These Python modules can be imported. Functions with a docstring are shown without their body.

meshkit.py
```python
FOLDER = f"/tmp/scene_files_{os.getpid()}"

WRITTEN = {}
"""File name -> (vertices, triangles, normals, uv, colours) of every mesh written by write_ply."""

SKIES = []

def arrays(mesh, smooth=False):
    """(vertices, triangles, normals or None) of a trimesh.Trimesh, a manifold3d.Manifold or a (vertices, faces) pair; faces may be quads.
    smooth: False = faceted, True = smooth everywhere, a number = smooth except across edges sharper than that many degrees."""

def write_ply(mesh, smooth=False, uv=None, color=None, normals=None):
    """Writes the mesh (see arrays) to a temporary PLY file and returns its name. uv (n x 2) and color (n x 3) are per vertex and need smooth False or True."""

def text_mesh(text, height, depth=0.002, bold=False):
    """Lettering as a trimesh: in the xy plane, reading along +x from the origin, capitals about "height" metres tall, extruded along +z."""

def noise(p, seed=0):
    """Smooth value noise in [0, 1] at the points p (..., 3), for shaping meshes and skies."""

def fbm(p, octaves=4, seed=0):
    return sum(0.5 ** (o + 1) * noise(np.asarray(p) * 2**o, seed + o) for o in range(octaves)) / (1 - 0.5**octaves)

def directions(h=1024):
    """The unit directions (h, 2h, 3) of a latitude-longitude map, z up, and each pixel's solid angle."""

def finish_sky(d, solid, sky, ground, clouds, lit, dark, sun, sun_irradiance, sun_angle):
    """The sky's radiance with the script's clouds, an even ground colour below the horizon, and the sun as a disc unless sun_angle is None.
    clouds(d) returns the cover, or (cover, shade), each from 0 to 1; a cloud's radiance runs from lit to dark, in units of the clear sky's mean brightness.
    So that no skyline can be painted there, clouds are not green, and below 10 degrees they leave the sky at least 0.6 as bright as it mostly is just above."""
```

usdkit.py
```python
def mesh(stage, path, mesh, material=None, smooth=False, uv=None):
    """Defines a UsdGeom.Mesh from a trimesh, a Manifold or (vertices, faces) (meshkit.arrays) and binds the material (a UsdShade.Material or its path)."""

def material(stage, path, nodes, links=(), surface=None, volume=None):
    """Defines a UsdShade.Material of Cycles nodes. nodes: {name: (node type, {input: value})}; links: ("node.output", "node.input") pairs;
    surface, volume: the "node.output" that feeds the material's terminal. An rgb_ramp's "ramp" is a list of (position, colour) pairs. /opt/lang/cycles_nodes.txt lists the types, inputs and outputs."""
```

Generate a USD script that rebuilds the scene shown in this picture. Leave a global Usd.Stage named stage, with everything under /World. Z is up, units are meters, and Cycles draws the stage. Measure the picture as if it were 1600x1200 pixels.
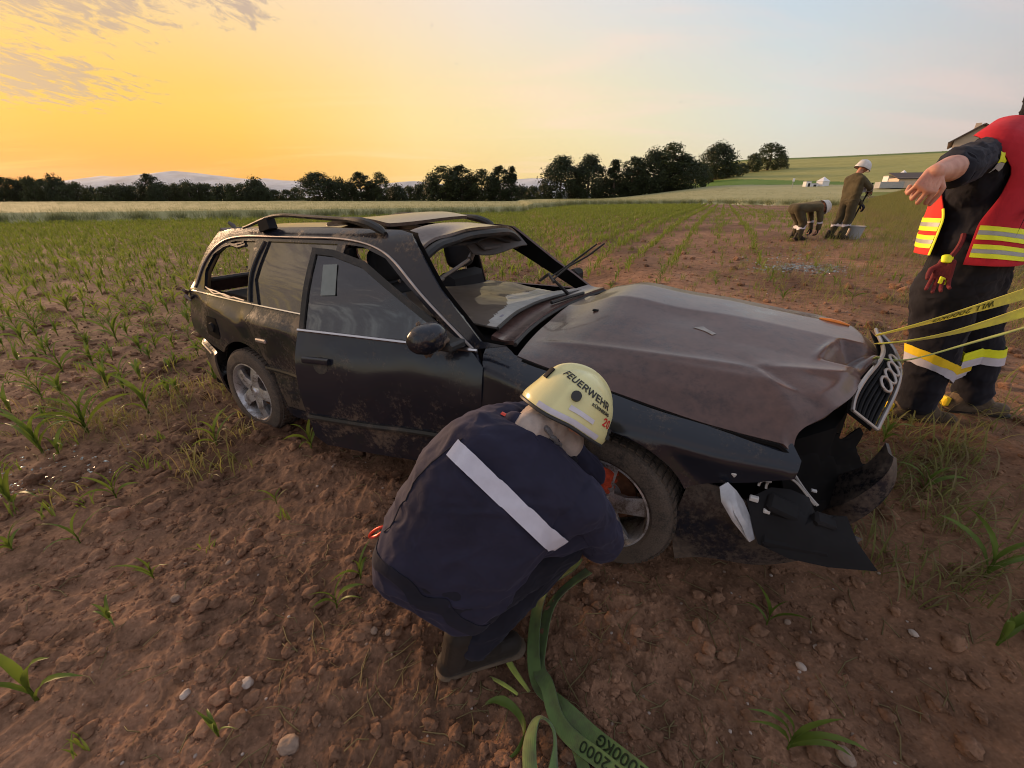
import math, random
import numpy as np
import trimesh
import manifold3d as m3
import shapely
from shapely.geometry import Polygon, box as sbox, LineString
from scipy.interpolate import CubicSpline
from pxr import Usd, UsdGeom, UsdLux, UsdShade, Gf, Sdf, Vt
import usdkit, meshkit

stage = Usd.Stage.CreateInMemory()
UsdGeom.SetStageUpAxis(stage, UsdGeom.Tokens.z)
UsdGeom.SetStageMetersPerUnit(stage, 1.0)
UsdGeom.Xform.Define(stage, '/World')
stage.SetDefaultPrim(stage.GetPrimAtPath('/World'))
UsdGeom.Scope.Define(stage, '/World/Looks')

# ---------------------------------------------------------------- camera
EYE, HAZE = 1.567, 1.4e-5
cam = UsdGeom.Camera.Define(stage, '/World/camera')
cam.CreateHorizontalApertureAttr(36.0)
cam.CreateFocalLengthAttr(650 / 1600 * 36.0)
cam.CreateClippingRangeAttr(Gf.Vec2f(0.05, 60000))
cam.CreateExposureAttr(0.47)
cam.AddTranslateOp().Set(Gf.Vec3d(0, 0, EYE))
cam.AddRotateXOp().Set(90 - 24.097)

# ---------------------------------------------------------------- sky and sun
SUN_AZ, SUN_EL = math.radians(-55), math.radians(11.0)
SX, SY = math.sin(SUN_AZ), math.cos(SUN_AZ)
SKY_GAIN, VEIL = 10.0, 0.97
def _dir(az, el):
    a, e = math.radians(az), math.radians(el)
    return (math.sin(a) * math.cos(e), math.cos(a) * math.cos(e), math.sin(e))
BANKS = [(_dir(-42, 16.2), (3.6, 3.6, 8.5), 1.0), (_dir(-46, 9.2), (3.8, 3.8, 16), .98), (_dir(-28, 16.8), (7.5, 7.5, 16), .80),
         (_dir(170, 22), (1.1, 1.1, 5), .8), (_dir(120, 40), (1.6, 1.6, 4), .7), (_dir(-112, 34), (1.0, 1.0, 2.0), 1.1), (_dir(-104, 12), (1.3, 1.3, 5), 1.0)]
def sky_material():
    n, l = {}, []
    n['tc'] = ('texture_coordinate', {})
    n['sky'] = ('sky_texture', {'sky_type': 'single_scattering', 'sun_disc': False, 'sun_elevation': SUN_EL, 'sun_rotation': SUN_AZ,
                                'air_density': 1.2, 'aerosol_density': 2.0, 'ozone_density': 1.0})
    n['sx'] = ('separate_xyz', {}); l.append(('tc.generated', 'sx.vector'))
    n['dot'] = ('vector_math', {'math_type': 'dot_product', 'vector2': (SX, SY, 0)}); l.append(('tc.generated', 'dot.vector1'))
    n['az'] = ('math', {'math_type': 'multiply_add', 'value2': 0.5, 'value3': 0.5}); l.append(('dot.value', 'az.value1'))
    # the sunset glow runs from orange at the horizon under the sun to grey blue overhead and opposite
    def ramp(name, src, stops):
        n[name] = ('rgb_ramp', {'ramp': stops}); l.append((src, name + '.fac'))
    ramp('r0', 'az.value', [(0, (.36, .28, .27)), (.4, (.46, .38, .34)), (.5, (.56, .50, .38)), (.70, (.66, .52, .235)), (.86, (.73, .47, .12)), (.95, (.70, .29, .0)), (1, (.66, .20, .0))])
    ramp('r1', 'az.value', [(0, (.33, .30, .31)), (.4, (.44, .41, .40)), (.54, (.53, .55, .51)), (.72, (.68, .59, .36)), (.86, (.75, .57, .25)), (.95, (.72, .46, .07)), (1, (.70, .40, .03))])
    ramp('r2', 'az.value', [(0, (.30, .31, .36)), (.4, (.38, .42, .48)), (.56, (.41, .50, .59)), (.70, (.56, .555, .555)), (.80, (.66, .575, .50)), (.90, (.72, .54, .36)), (1, (.74, .49, .26))])
    ramp('r3', 'az.value', [(0, (.26, .28, .34)), (.5, (.30, .33, .40)), (1, (.38, .38, .42))])
    def step(name, src, a, b):
        n[name] = ('map_range', {'range_type': 'smoothstep', 'from_min': a, 'from_max': b, 'to_min': 0.0, 'to_max': 1.0, 'clamp': True}); l.append((src, name + '.value'))
    step('s1', 'sx.z', 0.0, .15); step('s2', 'sx.z', .12, .36); step('s3', 'sx.z', .33, .72)
    def mix(name, fac, a, b, **k):
        n[name] = ('mix_color', {'blend_type': k.get('t', 'mix'), **({'fac': fac} if not isinstance(fac, str) else {})})
        if isinstance(fac, str): l.append((fac, name + '.fac'))
        for s, v in (('a', a), ('b', b)):
            if isinstance(v, str): l.append((v, f'{name}.{s}'))
            else: n[name][1][s] = v
    mix('m1', 's1.result', 'r0.color', 'r1.color'); mix('m2', 's2.result', 'm1.result', 'r2.color'); mix('m3', 's3.result', 'm2.result', 'r3.color')
    # thin streaks of high cloud everywhere, projected on a layer overhead
    n['zc'] = ('math', {'math_type': 'add', 'value2': .09, 'use_clamp': False}); l.append(('sx.z', 'zc.value1'))
    n['zm'] = ('math', {'math_type': 'maximum', 'value2': .05}); l.append(('zc.value', 'zm.value1'))
    n['px'] = ('math', {'math_type': 'divide'}); l += [('sx.x', 'px.value1'), ('zm.value', 'px.value2')]
    n['py'] = ('math', {'math_type': 'divide'}); l += [('sx.y', 'py.value1'), ('zm.value', 'py.value2')]
    n['pp'] = ('combine_xyz', {}); l += [('px.value', 'pp.x'), ('py.value', 'pp.y')]
    n['map1'] = ('mapping', {'rotation': (0, 0, .5), 'scale': (.35, 1.1, 1)}); l.append(('pp.vector', 'map1.vector'))
    n['nz1'] = ('noise_texture', {'scale': .9, 'detail': 6.0, 'roughness': .55, 'distortion': .9}); l.append(('map1.vector', 'nz1.vector'))
    step('c1', 'nz1.fac', .46, .72)
    n['c1s'] = ('math', {'math_type': 'multiply', 'value2': .52}); l.append(('c1.result', 'c1s.value1'))
    ramp('cc', 'az.value', [(0, (.40, .30, .27)), (.55, (.66, .52, .48)), (.75, (.80, .58, .45)), (.9, (.83, .57, .25)), (1, (.80, .44, .06))])
    mix('m4', 'c1s.value', 'm3.result', 'cc.color')
    # banks of broken altocumulus low in the north west and behind the camera
    n['map2'] = ('mapping', {'rotation': (0, 0, .9), 'scale': (1, .55, 1)}); l.append(('pp.vector', 'map2.vector'))
    n['nz2'] = ('noise_texture', {'scale': 13.0, 'detail': 6.0, 'roughness': .66, 'distortion': .5}); l.append(('map2.vector', 'nz2.vector'))
    last = None
    for i, (c, sc, w) in enumerate(BANKS):
        n[f'b{i}'] = ('mapping', {'mapping_type': 'point', 'location': tuple(-a * b for a, b in zip(c, sc)), 'scale': sc}); l.append(('tc.generated', f'b{i}.vector'))
        n[f'bl{i}'] = ('vector_math', {'math_type': 'length'}); l.append((f'b{i}.vector', f'bl{i}.vector1'))
        n[f'bm{i}'] = ('map_range', {'range_type': 'smoothstep', 'from_min': 1.0, 'from_max': .15, 'to_min': 0.0, 'to_max': w, 'clamp': True}); l.append((f'bl{i}.value', f'bm{i}.value'))
        if last:
            n[f'bx{i}'] = ('math', {'math_type': 'maximum'}); l += [(last, f'bx{i}.value1'), (f'bm{i}.result', f'bx{i}.value2')]; last = f'bx{i}.value'
        else: last = f'bm{i}.result'
    n['cov'] = ('math', {'math_type': 'multiply_add', 'value2': .35}); l += [(last, 'cov.value1'), ('nz2.fac', 'cov.value3')]
    step('c2', 'cov.value', .64, .84)
    n['c2s'] = ('math', {'math_type': 'multiply', 'value2': .78}); l.append(('c2.result', 'c2s.value1'))
    ramp('cd', 'az.value', [(0, (.18, .18, .22)), (.5, (.20, .21, .25)), (.75, (.25, .23, .26)), (.90, (.36, .28, .25)), (1, (.40, .29, .22))])
    mix('m5', 'c2s.value', 'm4.result', 'cd.color')
    n['scale'] = ('vector_math', {'math_type': 'scale', 'scale': SKY_GAIN}); l.append(('m5.result', 'scale.vector1'))
    n['mixsky'] = ('mix_color', {'blend_type': 'mix', 'fac': VEIL, 'use_clamp': False}); l += [('sky.color', 'mixsky.a'), ('scale.vector', 'mixsky.b')]
    n['bg'] = ('background_shader', {'strength': 0.1}); l.append(('mixsky.result', 'bg.color'))
    return usdkit.material(stage, '/World/Looks/sky_look', n, l, surface='bg.background')
dome = UsdLux.DomeLight.Define(stage, '/World/sky')
dome.GetPrim().SetCustomDataByKey('kind', 'structure')
UsdShade.MaterialBindingAPI.Apply(dome.GetPrim()).Bind(sky_material())

sun = UsdLux.DistantLight.Define(stage, '/World/sun')
sun.CreateIntensityAttr(1.0); sun.CreateAngleAttr(24.0); sun.CreateNormalizeAttr(True)
sun.CreateColorAttr(Gf.Vec3f(1.0, .62, .36))
sun.AddRotateXYZOp().Set(Gf.Vec3f(90 - math.degrees(SUN_EL), 0, math.degrees(math.pi - SUN_AZ) ))
# ---------------------------------------------------------------- helpers
used = {}
def numbered(path):
    k = used.get(path, 0); used[path] = k + 1
    return path if k == 0 else f'{path}_{k:03d}'
def cd(prim, label=None, cat=None, group=None, kind=None):
    for k, v in (('label', label), ('category', cat), ('group', group), ('kind', kind)):
        if v: prim.SetCustomDataByKey(k, v)
    return prim
def thing(name, label, cat, loc=(0, 0, 0), rz=0.0, group=None, mat=None):
    x = UsdGeom.Xform.Define(stage, numbered('/World/' + name))
    if mat is not None:
        x.AddTransformOp().Set(Gf.Matrix4d(*np.asarray(mat, float).T.ravel().tolist()))
    else:
        x.AddTranslateOp().Set(Gf.Vec3d(*map(float, loc))); x.AddRotateZOp().Set(math.degrees(rz))
    return cd(x.GetPrim(), label, cat, group)
def obj(name, mesh, mat, parent=None, smooth=35, **k):
    base = str(parent.GetPath()) if parent is not None else '/World'
    m = usdkit.mesh(stage, numbered(f'{base}/{name}'), mesh, M[mat] if isinstance(mat, str) else mat, smooth=smooth)
    return cd(m.GetPrim(), **k)
def copy(root, loc, rz=0.0, sc=1.0, label=None, group=None, tilt=0.0):
    was = root.GetCustomData()
    base = root.GetPath().name
    while base[-4:-3] == '_' and base[-3:].isdigit(): base = base[:-4]
    x = UsdGeom.Xform.Define(stage, numbered('/World/' + base))
    x.AddTranslateOp().Set(Gf.Vec3d(*map(float, loc))); x.AddRotateZOp().Set(math.degrees(rz))
    if tilt: x.AddRotateXOp().Set(math.degrees(tilt))
    x.AddScaleOp().Set(Gf.Vec3f(sc, sc, sc) if np.ndim(sc) == 0 else Gf.Vec3f(*map(float, sc)))
    p = x.GetPrim(); cd(p, label or was.get('label'), was.get('category'), group or was.get('group'))
    p.GetReferences().AddInternalReference(root.GetPath()); p.SetInstanceable(True)
    return p
def instancer(name, protos, pos, rz, sc, idx, tilt=None, parent=None, **k):
    """protos: list of (mesh, material, smooth). One PointInstancer of stuff."""
    base = str(parent.GetPath()) if parent is not None else '/World'
    path = numbered(f'{base}/{name}')
    pi = UsdGeom.PointInstancer.Define(stage, path)
    rel = pi.CreatePrototypesRel()
    for i, (m, mt, sm) in enumerate(protos):
        q = usdkit.mesh(stage, f'{path}/protos/{name}_kind_{i}', m, M[mt], smooth=sm)
        rel.AddTarget(q.GetPath())
    n = len(pos)
    pi.CreatePositionsAttr(Vt.Vec3fArray.FromNumpy(np.asarray(pos, np.float32)))
    pi.CreateProtoIndicesAttr(Vt.IntArray.FromNumpy(np.asarray(idx, np.int32)))
    h = np.asarray(rz) / 2
    q = np.zeros((n, 4)); q[:, 0] = np.cos(h); q[:, 3] = np.sin(h)
    if tilt is not None:
        t = np.asarray(tilt) / 2
        q = np.stack([np.cos(h) * np.cos(t), np.cos(h) * np.sin(t), np.sin(h) * np.sin(t), np.sin(h) * np.cos(t)], 1)
    pi.CreateOrientationsAttr(Vt.QuathArray([Gf.Quath(*map(float, a)) for a in q]))
    sc = np.asarray(sc, np.float32)
    if sc.ndim == 1: sc = np.repeat(sc[:, None], 3, 1)
    pi.CreateScalesAttr(Vt.Vec3fArray.FromNumpy(sc))
    return cd(pi.GetPrim(), **k)
cat = trimesh.util.concatenate
def TM(v, f): return trimesh.Trimesh(np.asarray(v, float), np.asarray(f, int), process=False)
def box(sx, sy, sz, c=(0, 0, 0), r=0.0, rot=None):
    """a box with rounded edges (r), centred at c"""
    if r > 0:
        a = np.array([[x, y, z] for x in (-1, 1) for y in (-1, 1) for z in (-1, 1)], float) * (np.array([sx, sy, sz]) / 2 - r)
        off = np.array([[1, 0, 0], [-1, 0, 0], [0, 1, 0], [0, -1, 0], [0, 0, 1], [0, 0, -1]] + [[x, y, z] for x in (-.577, .577) for y in (-.577, .577) for z in (-.577, .577)]) * r
        m = trimesh.convex.convex_hull((a[:, None] + off[None]).reshape(-1, 3))
    else: m = trimesh.creation.box((sx, sy, sz))
    if rot is not None: m.apply_transform(trimesh.transformations.euler_matrix(*rot))
    m.apply_translation(c); return m
def tube(pts, r, sides=8, cap=True, flat=1.0, spline=0):
    """a tube along a polyline; r number or list; flat squashes it along its local normal"""
    p = np.asarray(pts, float)
    if spline:
        t = np.r_[0, np.cumsum(np.linalg.norm(np.diff(p, axis=0), axis=1))]
        tt = np.linspace(0, t[-1], spline)
        if np.ndim(r): r = np.interp(tt, t, r)
        p = CubicSpline(t, p)(tt)
    r = np.broadcast_to(r, (len(p),))
    t = np.gradient(p, axis=0); t /= np.linalg.norm(t, axis=1, keepdims=True) + 1e-12
    up = np.array([0, 0, 1.0]) if abs(t[:, 2]).mean() < .8 else np.array([1.0, 0, 0])
    a = np.cross(t, up); a /= np.linalg.norm(a, axis=1, keepdims=True) + 1e-12
    b = np.cross(a, t)
    an = np.arange(sides) * 2 * np.pi / sides
    v = (p[:, None] + r[:, None, None] * (np.cos(an)[None, :, None] * a[:, None] + flat * np.sin(an)[None, :, None] * b[:, None])).reshape(-1, 3)
    i, j = np.meshgrid(np.arange(len(p) - 1), np.arange(sides), indexing='ij')
    A, B = i * sides + j, i * sides + (j + 1) % sides
    f = np.stack([A, B, B + sides, A + sides], -1).reshape(-1, 4)
    f = np.vstack([f[:, [0, 2, 1]], f[:, [0, 3, 2]]])
    f = f[:, ::-1]
    if cap:
        n = len(v); v = np.vstack([v, p[0], p[-1]]); m = (len(p) - 1) * sides
        k = np.arange(sides); k2 = (k + 1) % sides
        f = np.vstack([f, np.stack([np.full(sides, n), k2, k], 1), np.stack([np.full(sides, n + 1), m + k, m + k2], 1)])
    return TM(v, f)
def grid(nu, nv, fn):
    """surface of fn(u, v) -> (..., 3) arrays over the unit square"""
    u, v = np.meshgrid(np.linspace(0, 1, nu), np.linspace(0, 1, nv), indexing='ij')
    p = np.asarray(fn(u, v)).reshape(-1, 3)
    i, j = np.meshgrid(np.arange(nu - 1), np.arange(nv - 1), indexing='ij')
    a = (i * nv + j).ravel()
    return TM(p, np.vstack([np.stack([a, a + nv, a + nv + 1], 1), np.stack([a, a + nv + 1, a + 1], 1)]))
def thick(m, d):
    """gives an open surface a thickness d behind its normals and closes the rim"""
    m = trimesh.Trimesh(m.vertices, m.faces, process=True)
    n = np.array(m.vertex_normals); v = np.array(m.vertices); k = len(v); f = np.array(m.faces)
    e = np.sort(f[:, [0, 1, 1, 2, 2, 0]].reshape(-1, 2), 1); d_e = f[:, [0, 1, 1, 2, 2, 0]].reshape(-1, 2)
    _, inv, cnt = np.unique(e, axis=0, return_inverse=True, return_counts=True)
    rim = d_e[cnt[inv.ravel()] == 1]
    side = np.vstack([np.stack([rim[:, 1], rim[:, 0], rim[:, 0] + k], 1), np.stack([rim[:, 1], rim[:, 0] + k, rim[:, 1] + k], 1)])
    return TM(np.vstack([v, v - n * d]), np.vstack([f, f[:, ::-1] + k, side]))
def lathe(prof, sections=32, axis='y'):
    """revolve (radius, height) pairs; height runs along y"""
    m = trimesh.creation.revolve(np.asarray(prof, float), sections=sections)
    if axis == 'y': m.apply_transform(trimesh.transformations.rotation_matrix(-math.pi / 2, [1, 0, 0]))
    return m
def hullchain(bones, seg=20):
    """bones: pairs of ((x,y,z), r) joints; returns one manifold"""
    out = []
    for b in bones:
        pts = []
        for (c, r) in b:
            s = trimesh.creation.icosphere(2, 1.0).vertices
            pts.append(s * np.asarray(r if np.ndim(r) else [r] * 3) + np.asarray(c))
        out.append(m3.Manifold.hull_points(np.vstack(pts)))
    return m3.Manifold.batch_boolean(out, m3.OpType.Add)
def blob(man, edge=.02, it=12, lam=.5):
    r = man.refine_to_length(edge).to_mesh()
    m = trimesh.Trimesh(r.vert_properties[:, :3], r.tri_verts, process=True)
    trimesh.smoothing.filter_taubin(m, lamb=lam, nu=lam + .03, iterations=it)
    return m
def panel2d(poly, cell, fn, d=0.0):
    """a polygon (with holes) cut into cells and bent by fn(a, b) -> xyz"""
    x0, y0, x1, y1 = poly.bounds
    V, F, key = [], [], {}
    def vid(p):
        k = (round(p[0], 5), round(p[1], 5))
        if k not in key: key[k] = len(V); V.append(k)
        return key[k]
    prep = shapely.prepared.prep(poly)
    for i in range(int((x1 - x0) / cell) + 1):
        for j in range(int((y1 - y0) / cell) + 1):
            c = sbox(x0 + i * cell, y0 + j * cell, x0 + (i + 1) * cell, y0 + (j + 1) * cell)
            if prep.contains(c):
                q = [vid(p) for p in list(c.exterior.coords)[:4]]
                if Polygon([V[k] for k in q]).exterior.is_ccw is False: q = q[::-1]
                F += [[q[0], q[1], q[2]], [q[0], q[2], q[3]]]
            elif prep.intersects(c):
                g = poly.intersection(c)
                for s in getattr(g, 'geoms', [g]):
                    if s.geom_type != 'Polygon' or s.area < 1e-7: continue
                    vv, ff = trimesh.creation.triangulate_polygon(s, engine='earcut')
                    for t in ff:
                        q = [vid(vv[k]) for k in t]
                        if len(set(q)) < 3: continue
                        a, b, e = (np.array(V[k]) for k in q)
                        cr = (b[0] - a[0]) * (e[1] - a[1]) - (b[1] - a[1]) * (e[0] - a[0])
                        if abs(cr) < 1e-10: continue
                        F.append(q if cr > 0 else q[::-1])
    V = np.array(V)
    m = TM(fn(V[:, 0], V[:, 1]), F)
    return thick(m, d) if d else m
def spl(pts, n=60, closed=False):
    p = np.asarray(pts, float)
    if closed: p = np.vstack([p, p[:1]])
    t = np.r_[0, np.cumsum(np.linalg.norm(np.diff(p, axis=0), axis=1))]
    return CubicSpline(t, p, bc_type='periodic' if closed else 'not-a-knot')(np.linspace(0, t[-1], n))
def smoothstep(x, a, b):
    t = np.clip((np.asarray(x, float) - a) / (b - a), 0, 1); return t * t * (3 - 2 * t)

# ---------------------------------------------------------------- materials
M = {}
def mat(name, nodes, links, surface='p.BSDF', volume=None):
    M[name] = usdkit.material(stage, '/World/Looks/' + name, nodes, links, surface=surface, volume=volume)
def plain(name, col, rough=.5, metal=0.0, var=.15, vscale=20.0, bump=0.0, bscale=120.0, space='object', **kw):
    """a principled material whose colour wanders by var, with fine relief"""
    n = {'tc': ('texture_coordinate', {}), 'nz': ('noise_texture', {'scale': vscale, 'detail': 5.0, 'roughness': .6}),
         'rp': ('rgb_ramp', {'ramp': [(.25, tuple(c * (1 - var) for c in col)), (.75, tuple(min(1, c * (1 + var)) for c in col))]}),
         'p': ('principled_bsdf', {'roughness': rough, 'metallic': metal, **kw})}
    l = [(f'tc.{space}', 'nz.vector'), ('nz.fac', 'rp.fac'), ('rp.color', 'p.base_color')]
    if bump:
        n['bz'] = ('noise_texture', {'scale': bscale, 'detail': 4.0}); n['bp'] = ('bump', {'strength': bump, 'distance': .004})
        l += [(f'tc.{space}', 'bz.vector'), ('bz.fac', 'bp.height'), ('bp.normal', 'p.normal')]
    mat(name, n, l)
def soil(name, dark, lite, straw=None):
    n = {'g': ('geometry', {}),
         'a': ('noise_texture', {'scale': .55, 'detail': 5.0, 'roughness': .6}), 'b': ('noise_texture', {'scale': 9.0, 'detail': 8.0, 'roughness': .65}),
         'c': ('noise_texture', {'scale': 70.0, 'detail': 4.0, 'roughness': .6}),
         'ra': ('rgb_ramp', {'ramp': [(.32, dark), (.5, tuple((x + y) / 2 for x, y in zip(dark, lite))), (.68, lite)]}),
         'rb': ('rgb_ramp', {'ramp': [(.3, (.50, .47, .44)), (.5, (1, 1, 1)), (.7, (1.3, 1.26, 1.22))]}),
         'rc': ('rgb_ramp', {'ramp': [(.3, (.72, .70, .68)), (.62, (1, 1, 1)), (.74, (1.5, 1.45, 1.4))]}),
         'm1': ('mix_color', {'blend_type': 'multiply', 'fac': 1.0, 'use_clamp': False}), 'm2': ('mix_color', {'blend_type': 'multiply', 'fac': 1.0, 'use_clamp': False}),
         'bp': ('bump', {'strength': 1.0, 'distance': .016}), 'bp2': ('bump', {'strength': .8, 'distance': .006}),
         'p': ('principled_bsdf', {'roughness': .92, 'specular_ior_level': .2, 'diffuse_roughness': .6})}
    l = [('g.position', x + '.vector') for x in 'abc'] + [(x + '.fac', 'r' + x + '.fac') for x in 'abc'] + [
        ('ra.color', 'm1.a'), ('rb.color', 'm1.b'), ('m1.result', 'm2.a'), ('rc.color', 'm2.b'), ('m2.result', 'p.base_color'),
        ('b.fac', 'bp.height'), ('c.fac', 'bp2.height'), ('bp.normal', 'bp2.normal'), ('bp2.normal', 'p.normal')]
    mat(name, n, l)
soil('soil', (.140, .075, .045), (.41, .230, .140))
soil('clod', (.160, .087, .054), (.42, .24, .148))
def field(name, cols, scale, stretch=(1, 1, 1), rough=.9):
    n = {'g': ('geometry', {}), 'mp': ('mapping', {'scale': stretch, 'rotation': (0, 0, .5)}), 'a': ('noise_texture', {'scale': scale, 'detail': 6.0, 'roughness': .65}),
         'b': ('noise_texture', {'scale': scale * 14, 'detail': 3.0}), 'mx': ('mix_float', {'fac': .4}),
         'r': ('rgb_ramp', {'ramp': [(.3, cols[0]), (.5, cols[1]), (.7, cols[2])]}), 'bp': ('bump', {'strength': .6, 'distance': .3}), 'p': ('principled_bsdf', {'roughness': rough, 'specular_ior_level': .15})}
    mat(name, n, [('g.position', 'mp.vector'), ('mp.vector', 'a.vector'), ('g.position', 'b.vector'), ('a.fac', 'mx.a'), ('b.fac', 'mx.b'), ('mx.result', 'r.fac'), ('r.color', 'p.base_color'), ('b.fac', 'bp.height'), ('bp.normal', 'p.normal')])
field('wheat_top', [(.28, .28, .13), (.38, .36, .18), (.47, .43, .24)], .08, (1, 5, 1))
field('barley', [(.24, .25, .08), (.33, .32, .10), (.42, .39, .14)], .03, (1, 4, 1))
field('meadow', [(.08, .15, .025), (.115, .20, .035), (.15, .24, .05)], .05)
field('hill_green', [(.09, .14, .035), (.13, .18, .045), (.17, .21, .06)], .02)
field('bank_earth', [(.11, .105, .045), (.17, .15, .07), (.22, .17, .095)], .5)
def leaf(name, cols, trans=.35, rough=.5, spec=.35, scale=3.0):
    n = {'oi': ('object_info', {}), 'g': ('geometry', {}), 'nz': ('noise_texture', {'scale': scale, 'detail': 2.0}), 'mx': ('mix_float', {'fac': .55}),
         'r': ('rgb_ramp', {'ramp': [(.15, cols[0]), (.5, cols[1]), (.85, cols[2])]}), 'p': ('principled_bsdf', {'roughness': rough, 'specular_ior_level': spec}),
         't': ('translucent_bsdf', {}), 'm': ('mix_closure', {'fac': trans})}
    mat(name, n, [('g.position', 'nz.vector'), ('nz.fac', 'mx.a'), ('g.random_per_island', 'mx.b'), ('mx.result', 'r.fac'), ('r.color', 'p.base_color'), ('r.color', 't.color'), ('p.BSDF', 'm.closure1'), ('t.BSDF', 'm.closure2')], surface='m.closure')
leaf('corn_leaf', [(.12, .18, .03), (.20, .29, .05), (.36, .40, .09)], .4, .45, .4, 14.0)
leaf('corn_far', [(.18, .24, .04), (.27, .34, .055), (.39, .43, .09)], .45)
leaf('grass', [(.23, .23, .07), (.35, .33, .11), (.46, .41, .18)], .5)
leaf('dry_grass', [(.24, .19, .09), (.37, .30, .15), (.47, .39, .22)], .4)
leaf('wheat', [(.17, .20, .08), (.30, .30, .14), (.46, .42, .22)], .35)
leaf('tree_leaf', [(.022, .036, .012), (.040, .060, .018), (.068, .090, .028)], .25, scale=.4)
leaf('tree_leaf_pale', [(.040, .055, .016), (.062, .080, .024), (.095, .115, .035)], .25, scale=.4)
plain('bark', (.09, .07, .055), .9, var=.3, vscale=6, bump=.6, bscale=30)
# ---------------------------------------------------------------- terrain
def height(x, y):
    """the lie of the land, without clods"""
    x, y = np.asarray(x, float), np.asarray(y, float)
    r = np.hypot(x, y); az = np.degrees(np.arctan2(x, y))
    h = .34 * smoothstep(x, 1.15, 2.8) * smoothstep(y, -3, 1.2) + .26 * smoothstep(x, 2.8, 8.5) * smoothstep(y, 1, 9)
    d = (x - 11.3) * .819 - (y - 11.6) * .574
    h = h + 2.25 * smoothstep(d, 0, 7.5) * smoothstep(y, 3, 11) * (1 - smoothstep(r, 70, 110))
    prof = np.interp(r, [0, 70, 90, 116, 183, 256, 366, 450, 700, 3000], [0, 0, .3, 1.6, 5.4, 12.5, 24, 31, 32, 25])
    h = h + prof * smoothstep(az, 9, 27) * (1 - smoothstep(az, 100, 150))
    return h
WB = np.array([(-150, -30), (-60, 15), (-33.7, 29.3), (-18.9, 36.7), (2.3, 53), (19, 66), (30, 70), (36, 63), (44, 52), (60, 36)], float)
def wheat_dist(x, y):
    """distance beyond the edge of the wheat (positive in the wheat)"""
    x, y = np.asarray(x, float), np.asarray(y, float)
    best = np.full(x.shape, 1e9); sg = np.zeros(x.shape)
    for a, b in zip(WB[:-1], WB[1:]):
        e = b - a; t = np.clip(((x - a[0]) * e[0] + (y - a[1]) * e[1]) / (e @ e), 0, 1)
        dx, dy = x - a[0] - t * e[0], y - a[1] - t * e[1]
        q = np.hypot(dx, dy); s = e[0] * (y - a[1]) - e[1] * (x - a[0])
        m = q < best; best = np.where(m, q, best); sg = np.where(m, np.sign(s), sg)
    return best * sg
CAR_T, CAR_RZ = np.array([.8055, 2.183, -.004]), math.radians(-29.386)
def clods(x, y, r):
    """ploughed relief in metres"""
    p = np.stack([x, y, 0 * x], -1)
    f = np.zeros(len(x))
    near = np.nonzero(r < 60)[0]
    for s, a, lim, sd, ridge in ((.9, .055, 60, 1, 0), (3.1, .040, 30, 2, 0), (8.0, .030, 12, 3, 1), (19.0, .024, 7, 4, 1), (43.0, .014, 4.5, 5, 1), (95.0, .007, 2.8, 6, 0)):
        k = near[r[near] < lim]
        q = p[k] * s + meshkit.noise(p[k] * s * .6 + 7, sd + 40)[:, None] * .9
        v = meshkit.noise(q, sd)
        if ridge: v = 1 - np.abs(2 * v - 1) ** .8; v = v * meshkit.noise(p[k] * s * .35 + 3, sd + 20) * 1.6
        else: v = v
        f[k] += a * (v - .5) * (1 - smoothstep(r[k], lim * .5, lim))
    return f
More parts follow.
